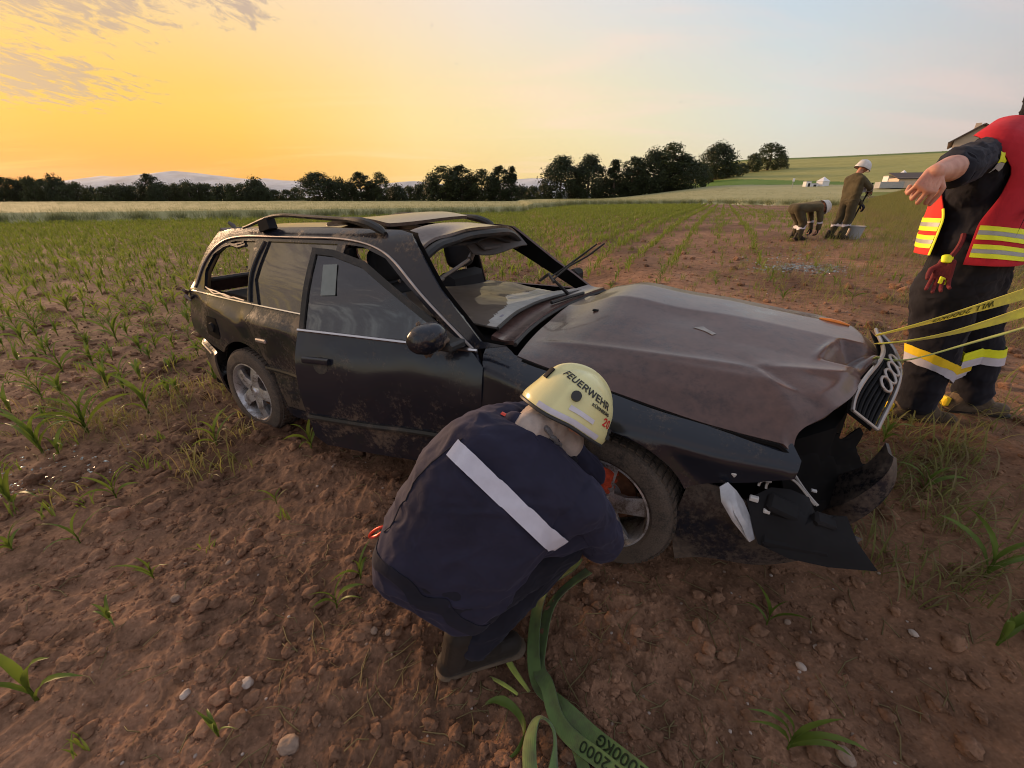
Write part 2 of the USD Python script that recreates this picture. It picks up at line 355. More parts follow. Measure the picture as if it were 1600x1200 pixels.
def car_local(x, y):
    dx, dy = x - CAR_T[0], y - CAR_T[1]; c, s = math.cos(CAR_RZ), math.sin(CAR_RZ)
    return dx * c + dy * s, -dx * s + dy * c
def relief(x, y):
    r = np.hypot(x, y)
    k = clods(x, y, r)
    # trodden smoother soil to the right of the wreck, hollow under it, soil pushed up along its sill
    a, b = car_local(x, y)
    under = smoothstep(a, -3.6, -3.1) * (1 - smoothstep(a, .9, 1.3)) * smoothstep(b, -1.0, -.75) * (1 - smoothstep(b, .75, 1.0))
    k = k * (1 - .55 * smoothstep(x, .2, 1.2)) * (1 - .5 * under) - .03 * under
    k = k + .07 * np.exp(-((b + 1.0) / .16) ** 2) * smoothstep(a, -2.3, -1.9) * (1 - smoothstep(a, -.5, -.2)) * (.5 + meshkit.noise(np.stack([x * 5, y * 5, 0 * x], -1), 9))
    for wx, wy, hh in ((-2.62, -.88, .055), (0.0, -.90, .03), (-2.35, -.95, .04)): k = k + hh * np.exp(-(((a - wx) / .30) ** 2 + ((b - wy) / .16) ** 2))
    return k
def ground_z(x, y): 
    x = np.atleast_1d(np.asarray(x, float)); y = np.atleast_1d(np.asarray(y, float))
    return height(x, y) + relief(x, y)
def build_ground():
    rad = np.r_[np.geomspace(.45, 7, 430), np.geomspace(7, 60, 190)[1:], np.geomspace(60, 700, 110)[1:], np.geomspace(700, 14200, 24)[1:]]
    fine = np.radians(np.linspace(-62, 62, 760)); coarse = np.radians(np.linspace(62, 298, 70))[1:-1]
    th = np.r_[fine, coarse]; nt = len(th); nr = len(rad)
    R, T = np.meshgrid(rad, th, indexing='ij')
    x, y = (R * np.sin(T)).ravel(), (R * np.cos(T)).ravel()
    z = ground_z(x, y)
    v = np.vstack([np.stack([x, y, z], 1), [[0, 0, 0]]])
    i, j = np.meshgrid(np.arange(nr - 1), np.arange(nt), indexing='ij')
    a = (i * nt + j).ravel(); b = (i * nt + (j + 1) % nt).ravel()
    f = np.vstack([np.stack([a, b + nt, b], 1), np.stack([a, a + nt, b + nt], 1)])
    c = len(v) - 1; k = np.arange(nt)
    f = np.vstack([f, np.stack([np.full(nt, c), k, (k + 1) % nt], 1)])
    f = f[:, ::-1] if np.cross(v[f[0, 1]] - v[f[0, 0]], v[f[0, 2]] - v[f[0, 0]])[2] < 0 else f
    nrm = np.cross(v[f[:, 1]] - v[f[:, 0]], v[f[:, 2]] - v[f[:, 0]]); bad = nrm[:, 2] < 0; f[bad] = f[bad][:, ::-1]
    ce = v[f].mean(1); cx, cy = ce[:, 0], ce[:, 1]
    r = np.hypot(cx, cy); az = np.degrees(np.arctan2(cx, cy)); wd = wheat_dist(cx, cy)
    d = (cx - 11.3) * .819 - (cy - 11.6) * .574
    wob = 40 * (meshkit.noise(np.stack([cx * .01, cy * .01, 0 * cx], -1), 3) - .5)
    hill = smoothstep(az, 9, 27) * (1 - smoothstep(az, 100, 150))
    zone = np.zeros(len(f), int)                                     # 0 soil
    zone[(wd > 0)] = 1                                                # wheat
    zone[(hill > .3) & (r + wob * .2 > 160 - .8 * (az - 25))] = 2     # meadow at the foot of the hill
    zone[(hill > .3) & (r + 2.4 * (az - 32) > 196)] = 3               # barley
    zone[(hill > .3) & (r > 392)] = 4                                 # upper hill
    zone[(hill <= .3) & (r > 175)] = 4
    zone[(d > .3 + wob * .02) & (r < 110) & (cy > 5)] = 5             # grassy bank
    for k, (nm, mt) in enumerate([('field_soil', 'soil'), ('wheat_field', 'wheat_top'), ('meadow', 'meadow'), ('barley_field', 'barley'), ('hill', 'hill_green'), ('bank', 'bank_earth')]):
        g = f[zone == k]
        ids, inv = np.unique(g, return_inverse=True); vv = v[ids].copy()
        if nm == 'wheat_field': vv[:, 2] += .66 * smoothstep(wheat_dist(vv[:, 0], vv[:, 1]), .3, 1.2)
        obj(nm, TM(vv, inv.reshape(-1, 3)), mt, smooth=True, kind='structure')
build_ground()
# ---------------------------------------------------------------- materials of the wreck
def paint(name, dirt, dirt_col=(.135, .095, .070), rough=.16, base=(.006, .007, .011), sc=3.2, crough=.75, coat=.2, metal=0.0, cmin=.12, spec=.5):
    n = {'tc': ('texture_coordinate', {}),
         'a': ('noise_texture', {'scale': sc, 'detail': 9.0, 'roughness': .68, 'distortion': .4}), 'b': ('noise_texture', {'scale': sc * 16, 'detail': 4.0, 'roughness': .7}),
         'mx': ('mix_float', {'fac': .28}), 'st': ('map_range', {'range_type': 'smoothstep', 'from_min': .62 - dirt * .5, 'from_max': .84 - dirt * .5, 'to_min': 0.0, 'to_max': .96, 'clamp': True}),
         'c': ('rgb_ramp', {'ramp': [(.3, tuple(x * .72 for x in dirt_col)), (.7, tuple(x * 1.25 for x in dirt_col))]}),
         'col': ('mix_color', {'blend_type': 'mix', 'a': base}), 'ro': ('mix_float', {'a': rough, 'b': crough}), 'co': ('mix_float', {'a': coat, 'b': coat * cmin}),
         'bp': ('bump', {'strength': .35, 'distance': .002}), 'p': ('principled_bsdf', {'coat_roughness': .06, 'metallic': metal, 'specular_ior_level': spec})}
    l = [('tc.object', 'a.vector'), ('tc.object', 'b.vector'), ('a.fac', 'mx.a'), ('b.fac', 'mx.b'), ('mx.result', 'st.value'), ('b.fac', 'c.fac'), ('st.result', 'col.fac'), ('c.color', 'col.b'),
         ('col.result', 'p.base_color'), ('st.result', 'ro.fac'), ('ro.result', 'p.roughness'), ('st.result', 'co.fac'), ('co.result', 'p.coat_weight'), ('b.fac', 'bp.height'), ('bp.normal', 'p.normal')]
    mat(name, n, l)
paint('paint', .22)
paint('paint_muddy', .42, (.105, .078, .060))
paint('paint_dusty', .70, (.088, .049, .040), rough=.12, sc=1.1, crough=.33, coat=.5, cmin=.5, spec=.4)
paint('paint_roof', .70, (.11, .078, .062), rough=.14, sc=2.2, crough=.30, coat=1.0)
paint('black_trim', .30, (.09, .07, .055), rough=.5, base=(.010, .010, .010), sc=7, coat=0)
paint('rubber', .62, (.105, .080, .062), rough=.75, base=(.014, .014, .014), sc=9, crough=.95, coat=0)
paint('mudcake', .95, (.13, .092, .066), rough=.9, base=(.05, .038, .03), sc=9, crough=.95, coat=0)
paint('alloy', .42, (.15, .11, .085), rough=.25, base=(.62, .62, .64), sc=11, crough=.8, coat=0, metal=.75)
plain('chrome', (.78, .77, .76), .16, 1.0, var=.08, vscale=14)
plain('chrome_dusty', (.44, .39, .36), .38, .8, var=.2, vscale=14)
plain('bare_metal', (.32, .29, .27), .45, .8, var=.3, vscale=18)
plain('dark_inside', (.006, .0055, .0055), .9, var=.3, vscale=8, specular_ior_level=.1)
plain('dark_cloth', (.016, .016, .018), .92, var=.25, vscale=30, bump=.3, bscale=400)
plain('black_plastic', (.010, .0095, .011), .75, var=.35, vscale=9, bump=.2, bscale=90, specular_ior_level=.25)
plain('reflection_grey', (.20, .23, .22), .5, var=.1)
plain('white_plastic', (.62, .60, .58), .4, var=.12, vscale=20)
plain('grey_headliner', (.11, .10, .095), .95, var=.15)
plain('sticker_white', (.62, .60, .66), .5, var=.05)
plain('sticker_print', (.20, .19, .24), .5, var=.05)
plain('orange_plastic', (.62, .20, .03), .3, var=.15, vscale=40)
plain('rust', (.20, .085, .04), .85, var=.4, vscale=40)
plain('lens', (.42, .42, .44), .25, .25, var=.25, vscale=25)
def pane(name, tint, dirt, dcol, ior=1.9):
    n = {'tc': ('texture_coordinate', {}), 'a': ('noise_texture', {'scale': 5.0, 'detail': 8.0, 'roughness': .7, 'distortion': .5}), 'st': ('map_range', {'range_type': 'smoothstep', 'from_min': .38, 'from_max': .72, 'to_min': dirt[0], 'to_max': dirt[1], 'clamp': True}),
         'tr': ('transparent_bsdf', {'color': tint}), 'gl': ('glossy_bsdf', {'color': (1, 1, 1), 'roughness': .02}), 'fr': ('fresnel', {'IOR': ior}), 'm': ('mix_closure', {}),
         'df': ('principled_bsdf', {'base_color': dcol, 'roughness': .6}), 'm2': ('mix_closure', {})}
    mat(name, n, [('fr.fac', 'm.fac'), ('tr.BSDF', 'm.closure1'), ('gl.BSDF', 'm.closure2'), ('tc.object', 'a.vector'), ('a.fac', 'st.value'), ('st.result', 'm2.fac'), ('m.closure', 'm2.closure1'), ('df.BSDF', 'm2.closure2')], surface='m2.closure')
pane('side_glass', (.26, .29, .29), (.0, .07), (.10, .085, .07), 2.1)
pane('tinted_glass', (.22, .24, .23), (.02, .14), (.10, .085, .07), 2.1)
pane('crazed_glass', (.30, .29, .27), (.72, .97), (.085, .060, .044), 1.45)
pane('sky_sheen_crazed_glass', (.35, .36, .34), (.65, .98), (.46, .45, .42), 1.5)
# ---------------------------------------------------------------- the wreck (X forward from the front axle, Y left, Z up)
_TM = trimesh.transformations
CAR_M = _TM.translation_matrix(CAR_T) @ _TM.rotation_matrix(CAR_RZ, [0, 0, 1]) @ _TM.rotation_matrix(math.radians(-1.191), [0, 1, 0]) @ _TM.rotation_matrix(math.radians(-1.033), [1, 0, 0])
car = thing('wrecked_estate_car', 'crashed black estate car with crumpled hood, smashed windscreen and mud over its side', 'car', mat=CAR_M)
HW_Z, HW_Y = [.10, .20, .35, .6, .85, .95, 1.16, 1.36, 1.42, 1.46], [.775, .815, .84, .862, .845, .80, .715, .60, .545, .44]
_hw = CubicSpline(HW_Z, HW_Y)
def hw(z): return _hw(np.clip(z, .10, 1.46))
def taper(x): return np.interp(x, [-3.5, -3.34, -3.2, -2.9, -2.4, -.3, .2, .45, .65, .85, 1.0], [.86, .945, .97, .99, 1, 1, .99, .965, .92, .82, .7])
CRX, CRZ = [-3.4, -3.17, -3.01, -2.74, -2.55, -2.49, -2.2, -1.9, -1.2, -.5, .6], [1.0, .99, .925, .885, .83, .875, .865, .845, .845, .84, .80]
def side_y(x, z, dent=1.0):
    y = hw(z) * taper(x)
    zc = np.interp(x, CRX, CRZ)
    rear = smoothstep(-x, 1.75, 2.1) * dent
    y = y + rear * (.016 * np.exp(-((z - zc) / .028) ** 2) - .030 * smoothstep(zc - z, .0, .16) * (1 - smoothstep(zc - z, .30, .5)))
    q = np.stack([x * 3.1, 0 * x, z * 3.4], -1)
    y = y + dent * (.016 * (meshkit.noise(q, 5) - .5) + .007 * (meshkit.noise(q * 2.6, 6) - .5)) * (1 - smoothstep(z, .88, .97))
    return y
def side_R(off=0.0, dent=1.0): return lambda x, z: np.stack([x, -(side_y(x, z, dent) + off), z], -1)
def mirror(m): return TM(np.array(m.vertices) * [1, -1, 1], np.array(m.faces)[:, ::-1])
def circ(cx, cz, r, a0, a1, n=18):
    t = np.radians(np.linspace(a0, a1, n)); return [(cx + r * math.cos(a), cz + r * math.sin(a)) for a in t]
RW, FW = (-2.62, .33), (0.0, .335)
gap = .004
# --- rear quarter with D pillar, roof rail, A pillar and sill
shell = Polygon([(-.50, .965), (-.635, .968), (-.765, 1.065), (-.92, 1.175), (-1.15, 1.372), (-1.20, 1.415), (-1.30, 1.43), (-2.0, 1.438), (-2.9, 1.425), (-3.05, 1.40), (-3.13, 1.30), (-3.22, 1.08), (-3.29, .985), (-3.33, .87), (-3.31, .70), (-3.0, .60)]
                + circ(RW[0], RW[1], .365, 137, 5, 20) + [(-2.24, .27), (-2.20, .215), (-.45, .215), (-.42, .36), (-.60, .37), (-.61, .86), (-.66, .93)])
quarter_win = Polygon([(-3.065, 1.015), (-3.08, 1.14), (-3.02, 1.25), (-2.90, 1.325), (-2.78, 1.345), (-2.55, 1.35), (-2.52, 1.20), (-2.495, .985)])
rear_win = Polygon([(-2.40, 1.352), (-2.435, 1.12), (-2.37, .975), (-1.72, .962), (-1.735, 1.352)])
door_hole = Polygon([(-1.665, 1.352), (-1.52, 1.342), (-1.33, 1.292), (-1.09, 1.15), (-.70, .905), (-.625, .85), (-.605, .38), (-.75, .315), (-1.60, .30), (-1.665, .36)])
rear_door = Polygon([(-1.68, .95), (-2.40, .968), (-2.44, .90), (-2.385, .62), (-2.30, .52), (-2.24, .40), (-2.21, .295), (-1.69, .30)])
half = shell.difference(quarter_win).difference(rear_win)
right = half.difference(door_hole).difference(rear_door.buffer(gap))
obj('body_side', panel2d(right, .035, side_R(), .02), 'paint', car, label='right body side with torn rear quarter')
left = half.difference(Polygon([(-1.62, 1.34), (-1.50, 1.33), (-1.30, 1.28), (-1.04, 1.12), (-.78, .965), (-1.62, .965)])).difference(door_hole.intersection(sbox(-2, .2, 0, .90)).buffer(-.03))
obj('body_side', mirror(panel2d(left, .05, side_R(0, .4), .02)), 'paint_dusty', car, label='left body side')
rd = rear_door.buffer(-.001)
obj('rear_door', panel2d(rd, .03, side_R(.001), .02), 'paint_muddy', car)
obj('window', panel2d(rear_win.buffer(.01), .06, side_R(-.012, 0), .004), 'tinted_glass', car, label='dark intact rear door window')
obj('window', cat([panel2d(Polygon([(-2.56, 1.355), (-2.86, 1.345), (-2.70, 1.315), (-2.60, 1.29), (-2.555, 1.16), (-2.52, 1.2)]), .06, side_R(-.012, 0), .004)]), 'tinted_glass', car, label='shards of the rear quarter window')
# --- inner skins so that the holes show depth
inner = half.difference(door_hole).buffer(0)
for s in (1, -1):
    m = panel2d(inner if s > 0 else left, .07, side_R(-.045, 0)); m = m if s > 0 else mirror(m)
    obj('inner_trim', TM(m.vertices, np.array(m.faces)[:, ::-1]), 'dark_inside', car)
# --- front fender
hood_top = CubicSpline([-.60, -.50, -.34, -.04, .17, .34, .52, .66], [.93, .905, .87, .82, .785, .76, .745, .735])
fender = Polygon([(-.597, .37), (-.602, .86), (-.655, .925), (-.56, .93)] + [(x, float(hood_top(x)) - .004) for x in np.linspace(-.5, .64, 16)] + [(.67, .70), (.66, .64), (.55, .60), (.43, .57), (.34, .535)] + circ(FW[0], FW[1], .372, 30, 172, 22) + [(-.385, .33), (-.41, .365)])
def fender_fn(x, z):
    t = np.clip(hood_top(np.clip(x, -.6, .66)) - z, 0, 1)
    y = side_y(x, z) - .115 * np.exp(-(t / .034) ** 1.3) - .010 * smoothstep(t, .05, .14) * (1 - smoothstep(t, .16, .3))
    fl = np.hypot(x - FW[0], z - FW[1]) - .37
    y = y + .014 * np.exp(-(fl / .03) ** 2)
    return np.stack([x, -y, z], -1)
fm = panel2d(fender, .022, fender_fn, .012)
obj('fender', fm, 'paint', car, label='right front fender')
obj('fender', mirror(panel2d(fender, .05, fender_fn, .012)), 'paint_dusty', car, label='left front fender')
# --- wheels
def wheel(cx, cy, cz, steer, camber=0, seed=0):
    w = cd(UsdGeom.Xform.Define(stage, numbered(str(car.GetPath()) + '/wheel')).GetPrim())
    X = _TM.translation_matrix((cx, cy, cz)) @ _TM.rotation_matrix(steer, [0, 0, 1]) @ _TM.rotation_matrix(camber, [1, 0, 0])
    def put(n, m, mt, **k):
        m = TM(m.vertices, m.faces); m.apply_transform(X); obj(n, m, mt, w, **k)
    R = .318
    tyre = lathe([(.215, -.095), (.235, -.108), (.285, -.106), (.306, -.094), (.316, -.07), (.318, 0), (.316, .07), (.306, .094), (.285, .106), (.235, .108), (.215, .095), (.212, .0), (.215, -.095)], 64)
    v = np.array(tyre.vertices); a = np.arctan2(v[:, 2], v[:, 0]); rr = np.hypot(v[:, 0], v[:, 2])
    k = 1 + .004 * (meshkit.noise(np.stack([np.cos(a) * 4, np.sin(a) * 4, v[:, 1] * 30], -1), seed) - .5) * (rr > .25)
    v[:, 0] *= k; v[:, 2] *= k; put('tyre', TM(v, tyre.faces), 'rubber')
    tread = []
    for i in range(56):
        t = 2 * math.pi * i / 56
        for yy, sk in ((-.062, .12), (-.022, -.1), (.022, .1), (.062, -.12)):
            b = box(.024, .032, .008, (0, 0, 0), rot=(0, 0, sk)); b.apply_translation((0, yy, R)); b.apply_transform(_TM.rotation_matrix(t, [0, 1, 0])); tread.append(b)
    put('tread_blocks', cat(tread), 'rubber')
    barrel = lathe([(.205, .09), (.216, .09), (.218, -.085), (.222, -.100), (.214, -.102), (.205, -.085), (.196, -.05), (.19, .09)], 64)
    put('rim', barrel, 'alloy')
    for i in range(5):
        t = 2 * math.pi * i / 5 + .3 + seed
        pts = [(.045, -.070, .052), (.12, -.082, .041), (.208, -.072, .046)]
        sp = []
        for (r0, y0, w0), (r1, y1, w1) in zip(pts[:-1], pts[1:]):
            V = [[r0, y0 + .0, -w0], [r0, y0, w0], [r1, y1, w1], [r1, y1, -w1], [r0, y0 + .028, -w0 * .8], [r0, y0 + .028, w0 * .8], [r1, y1 + .03, w1 * .8], [r1, y1 + .03, -w1 * .8]]
            V += [[r0, y0 - .014, 0], [r1, y1 - .010, 0]]
            sp.append(trimesh.convex.convex_hull(np.array(V)))
        q = cat(sp); q.apply_transform(_TM.rotation_matrix(t, [0, 1, 0])); put('spoke', q, 'alloy')
    put('hub_cap', lathe([(0, -.092), (.026, -.090), (.033, -.080), (.05, -.074), (.068, -.064), (.068, .02), (0, .02)], 30), 'alloy')
    put('brake_disc', lathe([(.04, .0), (.135, .0), (.137, .012), (.04, .014)], 40), 'rust')
    put('wheel_bolt', cat([trimesh.creation.icosphere(1, .009).apply_translation((.05 * math.cos(t), -.077, .05 * math.sin(t))) for t in np.linspace(0, 2 * math.pi, 6)[:-1]]), 'bare_metal')
    return w
wheel(RW[0], -.745, .315, 0, seed=1)
wheel(0.0, -.745, .325, math.radians(-4), seed=2)
wheel(RW[0], .745, .315, 0, seed=3)
wheel(0.0, .745, .325, math.radians(-4), seed=4)
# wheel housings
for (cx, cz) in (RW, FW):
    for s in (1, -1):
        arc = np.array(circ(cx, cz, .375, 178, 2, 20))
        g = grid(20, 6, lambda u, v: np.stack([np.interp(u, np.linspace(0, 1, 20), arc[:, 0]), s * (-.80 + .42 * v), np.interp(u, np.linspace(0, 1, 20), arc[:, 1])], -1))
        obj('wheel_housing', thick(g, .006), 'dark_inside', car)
# --- front passenger door, swung open about its front edge
door = Polygon([(0, .335), (0, .86), (.055, .915), (.46, 1.155), (.70, 1.293), (.90, 1.343), (1.035, 1.352), (1.05, .96), (1.055, .55), (1.045, .34), (.98, .285), (.10, .285)])
glass_hole = Polygon([(.16, .945), (.485, 1.135), (.71, 1.263), (.90, 1.312), (1.005, 1.32), (1.02, .955)])
DH = np.array([-.605, -.80]); DA = math.radians(12.5)
def door_fn(off=0.0, dent=1.0):
    def fn(a, z):
        x = -.605 - a
        y = side_y(np.maximum(x, -1.66), z, dent) + off - .80
        ca, sa = math.cos(DA), math.sin(DA)
        return np.stack([DH[0] - a * ca + y * sa * 1.0, DH[1] - a * sa - y * ca, z], -1)
    return fn
def dpanel(poly, cell, off, d, dent=1.0):
    m = panel2d(poly, cell, door_fn(off, dent)); m = TM(m.vertices, np.array(m.faces)[:, ::-1])
    return thick(m, d)
dr = cd(UsdGeom.Xform.Define(stage, str(car.GetPath()) + '/front_door').GetPrim(), label='open front door with dark window')
obj('door_skin', dpanel(door.difference(sbox(-1, .948, 2, 2)), .03, 0, .02), 'paint', dr)
obj('window_frame', dpanel(door.difference(sbox(-1, -1, 2, .946)).difference(glass_hole), .03, -.004, .03), 'black_trim', dr)
obj('door_glass', dpanel(glass_hole.buffer(.012), .07, -.014, .004, 0), 'side_glass', dr)
obj('inner_panel', dpanel(door.buffer(-.03).difference(sbox(-1, .93, 2, 2)), .07, -.03, .06, 0), 'dark_inside', dr)
obj('door_trim_strip', tube(door_fn(.006)(np.linspace(.02, 1.04, 14), np.full(14, .475)), .011, 6, flat=1.6), 'black_trim', dr)
obj('door_belt_chrome', tube(door_fn(.004)(np.linspace(.035, 1.045, 14), np.linspace(.930, .955, 14)), .010, 6, flat=.9), 'chrome', dr)
obj('door_handle', cat([tube(door_fn(.012)(np.linspace(.83, .99, 8), np.full(8, .815)), .012, 8, flat=1.5)]), 'paint', dr)
obj('handle_recess', dpanel(Polygon(circ(.89, .79, .045, 0, 360, 16)), .03, .0015, .001), 'black_trim', dr)
def rot_on_door(m, a, z, off=.0):
    p = door_fn(off)(np.array([a]), np.array([z]))[0]; m.apply_translation(p); return m
obj('door_sticker', dpanel(Polygon([(.84, 1.13), (.93, 1.125), (.945, 1.27), (.86, 1.275)]), .2, -.006, .001, 0), 'reflection_grey', dr, label='pale sheet stuck on the window')  # flat pale patch paints a reflection onto the door glass
# door mirror, caked with mud
def mir(u, v):
    a, b = u * 2 * math.pi, (v - .5) * math.pi
    x = .085 * np.sign(np.cos(b)) * np.abs(np.cos(b)) ** .7 * np.cos(a); y = .125 * np.abs(np.cos(b)) ** .7 * np.sin(a); z = .085 * np.sin(b)
    return np.stack([x, y, z], -1)
mm = grid(36, 18, mir); v = np.array(mm.vertices); v[:, 0] = np.where(v[:, 0] < -.02, -.02 + .15 * (v[:, 0] + .02), v[:, 0] * 1.15)
v *= .76 * (1 + .06 * (meshkit.noise(v * 30, 2) - .5))[:, None]; mm = TM(v, mm.faces)
mm.apply_transform(_TM.euler_matrix(.1, .1, -.30)); mm.apply_translation((-.785, -.985, 1.012))
obj('mirror_housing', mm, 'paint', dr)
mud = trimesh.creation.icosphere(3, .05); v = np.array(mud.vertices); v *= (1 + .7 * (meshkit.noise(v * 45, 4) - .5))[:, None] * [.9, .8, 1.15]
obj('mud_lump', cat([TM(v * .8 + (-.745, -.94, .995), mud.faces), TM(v * .6 + (-.785, -.985, .958), mud.faces), TM(v * .3 + (-.81, -1.0, 1.066), mud.faces)]), 'mudcake', dr)
obj('mirror_foot', hull := box(.09, .12, .04, (-.73, -.89, .965), .012), 'black_trim', dr)
# --- brightwork along the windows
def strip(name, pts, r=.008, m='chrome', off=.006, flat=.8, parent=car, mirrored=False):
    p = np.asarray(pts, float); p = spl(p, max(12, 8 * len(p))) if len(p) > 2 else np.linspace(p[0], p[1], 14)
    q = side_R(off, 1.0)(p[:, 0], p[:, 1]); q = q * [1, -1, 1] if mirrored else q
    return obj(name, tube(q, r, 6, flat=flat), m, parent)
strip('belt_chrome', [(-3.20, .998), (-2.86, .984), (-2.42, .972)]); strip('belt_chrome', [(-2.415, .972), (-1.70, .955)])
strip('window_chrome', [(-.665, .932), (-.88, 1.055), (-1.10, 1.188), (-1.34, 1.318), (-1.56, 1.368), (-1.95, 1.382), (-2.42, 1.38), (-2.78, 1.37), (-2.95, 1.335), (-3.06, 1.265), (-3.14, 1.13), (-3.19, 1.02)], .0075, 'chrome_dusty')
strip('belt_chrome', [(-3.1, .99), (-2.0, .96), (-.75, .945)], mirrored=True)
strip('side_trim', [(-2.375, .548), (-1.70, .548)], .010, 'black_trim', flat=1.5); strip('side_trim', [(-.60, .475), (-.42, .475)], .010, 'black_trim')
strip('pillar_trim', [(-2.43, 1.352), (-2.475, 1.12), (-2.45, .985)], .010, 'black_trim')
# torn bits of the rear quarter window and its seal
obj('window_seal', cat([tube(side_R(-.004)(np.array(x), np.array(z)), .006, 5) for x, z in (([-3.05, -2.92, -2.80, -2.70], [1.03, .995, 1.003, .990]), ([-3.02, -2.90, -2.72, -2.66, -2.53], [1.02, 1.012, .985, .992, .982]), ([-3.04, -2.96, -2.88], [1.24, 1.30, 1.325]))]), 'bare_metal', car, label='torn metal window seal')
obj('window_seal', cat([tube(side_R(-.01)(np.array(x), np.array(z)), .012, 5) for x, z in (([-3.0, -2.92, -2.84, -2.74, -2.66], [1.262, 1.303, 1.318, 1.305, 1.322]), ([-2.90, -2.80, -2.68], [1.33, 1.315, 1.335]))]), 'black_trim', car)
# fuel flap, gone: a dark recess with a filler
ff = Polygon([(-3.02, .835), (-2.875, .83), (-2.86, .70), (-2.90, .675), (-3.03, .70), (-3.045, .76)])
obj('fuel_recess', panel2d(ff, .05, side_R(.0025)), 'dark_inside', car)
fc = lathe([(0, -.02), (.03, -.02), (.034, -.012), (.034, .02), (0, .02)], 20); fc.apply_translation(side_R(-.004)(np.array([-2.95]), np.array([.76]))[0]); obj('fuel_cap', fc, 'black_plastic', car)
obj('rear_door_handle', box(.11, .02, .028, side_R(.006)(np.array([-2.33]), np.array([.748]))[0], .008), 'chrome_dusty', car)
# --- roof, dented, with its glass panel sprung up
def roof_z(x, y):
    z = 1.452 - .10 * np.abs(y / .55) ** 3.2 - .018 * smoothstep(x, -1.5, -1.12) - .02 * smoothstep(-x, 2.8, 3.1)
    q = np.stack([x * 3, y * 3, 0 * x], -1)
    z = z + .022 * (meshkit.noise(q, 8) - .5) - .045 * np.exp(-(((x + 1.23) / .08) ** 2 + ((y + .36) / .16) ** 2)) + .02 * np.exp(-(((x + 1.15) / .05) ** 2 + ((y + .45) / .1) ** 2))
    return z
roof_poly = Polygon([(-1.17, -.55), (-1.12, -.3), (-1.10, 0), (-1.11, .3), (-1.15, .55), (-2.0, .56), (-3.0, .545), (-3.07, .3), (-3.08, 0), (-3.07, -.3), (-3.0, -.545), (-2.0, -.56)])
sun_hole = sbox(-1.90, -.40, -1.42, .40).buffer(.03)
obj('roof_skin', panel2d(roof_poly.difference(sun_hole), .04, lambda x, y: np.stack([x, y, roof_z(x, y)], -1), .015), 'paint_roof', car)
sp = panel2d(sbox(-1.98, -.38, -1.46, .40).buffer(.02), .05, lambda x, y: np.stack([x - .08, y, 1.478 + .03 * smoothstep(y, -.4, .4) + .014 * np.sin((x + 1.98) / .5 * 3.1) - .02 * ((x + 1.7) / .3) ** 2], -1), .02)
obj('sunroof_panel', sp, 'paint_roof', car, label='sunroof panel sprung up out of its opening')
obj('roof_lining', TM((lm := panel2d(roof_poly.buffer(-.03).difference(sun_hole), .08, lambda x, y: np.stack([x, y, roof_z(x, y) - .045], -1))).vertices, np.array(lm.faces)[:, ::-1]), 'grey_headliner', car)
hx = np.linspace(-.56, .56, 25)
obj('windscreen_header', cat([tube(np.stack([-1.15 + .045 * (1 - (hx / .56) ** 2) + .012 * np.sin(hx * 9), hx, roof_z(np.full(25, -1.12), hx) - .040], -1), .032, 8, flat=.75), tube(np.stack([-1.19 + .04 * (1 - (hx / .56) ** 2), hx, roof_z(np.full(25, -1.12), hx) - .078 + .012 * np.sin(hx * 13)], -1), .022, 8, flat=.5)]), 'black_trim', car)
def rail(s):
    p = [(-2.72, 1.430), (-2.60, 1.455), (-2.33, 1.505), (-2.1, 1.503), (-1.75, 1.487), (-1.58, 1.475), (-1.47, 1.452), (-1.385, 1.412)]
    p = spl(p, 40); r = np.interp(p[:, 0], [-2.72, -2.5, -1.7, -1.55, -1.42, -1.38], [.010, .013, .015, .030, .028, .012])
    return tube(np.stack([p[:, 0], np.full(40, s * .565), p[:, 1]], -1), r, 8, flat=.85)
obj('roof_rail', rail(-1), 'black_trim', car); obj('roof_rail', rail(1), 'black_trim', car)
blk = trimesh.creation.extrude_polygon(Polygon([(0, 0), (.115, .025), (.10, .085), (.085, .09), (0, .055)]), .06); blk.apply_transform(_TM.rotation_matrix(math.pi / 2, [1, 0, 0])); blk.apply_translation((-2.50, -.53, 1.405))
obj('roof_bracket', blk, 'black_plastic', car, label='black bracket broken off the roof rail')
obj('antenna_stub', cat([tube([(-2.93, -.50, 1.41), (-2.96, -.50, 1.44), (-2.985, -.51, 1.462)], [.010, .016, .012], 8), box(.05, .04, .03, (-2.90, -.5, 1.415), .01)]), 'grey_headliner', car, label='bent washer nozzle at the rear of the roof')
# --- tailgate, rear lamp hole and rear bumper
def tg_fn(y, v): return np.stack([-3.08 - .26 * v + .10 * (y / .66) ** 2, y * (1 + .30 * v), 1.41 - .46 * v], -1)
tgm = panel2d(sbox(-.545, 0, .545, 1).difference(Polygon([(-.47, .14), (-.5, .76), (.5, .76), (.47, .14)]).buffer(.02)), .05, tg_fn); tgm = TM(tgm.vertices, np.array(tgm.faces)[:, ::-1])
obj('tailgate', thick(tgm, .03), 'paint_dusty', car, label='tailgate frame without its glass')
obj('tailgate_edge', tube(tg_fn(np.linspace(-.5, .5, 14), np.full(14, .79)) + [0.015, 0, .01], .018, 6), 'grey_headliner', car)
tg2 = grid(10, 24, lambda u, v: np.stack([-3.34 - .03 * np.sin(u * 3.1) + .12 * (2 * v - 1) ** 4, (2 * v - 1) * .77, .94 - .36 * u], -1))
obj('tail_panel', thick(tg2, -.03), 'paint_muddy', car)
ap = np.array([(-2.975, -.845), (-3.16, -.80), (-3.30, -.745), (-3.385, -.62), (-3.43, -.35), (-3.44, 0), (-3.43, .35), (-3.385, .62), (-3.30, .745), (-3.16, .80), (-2.98, .845)])
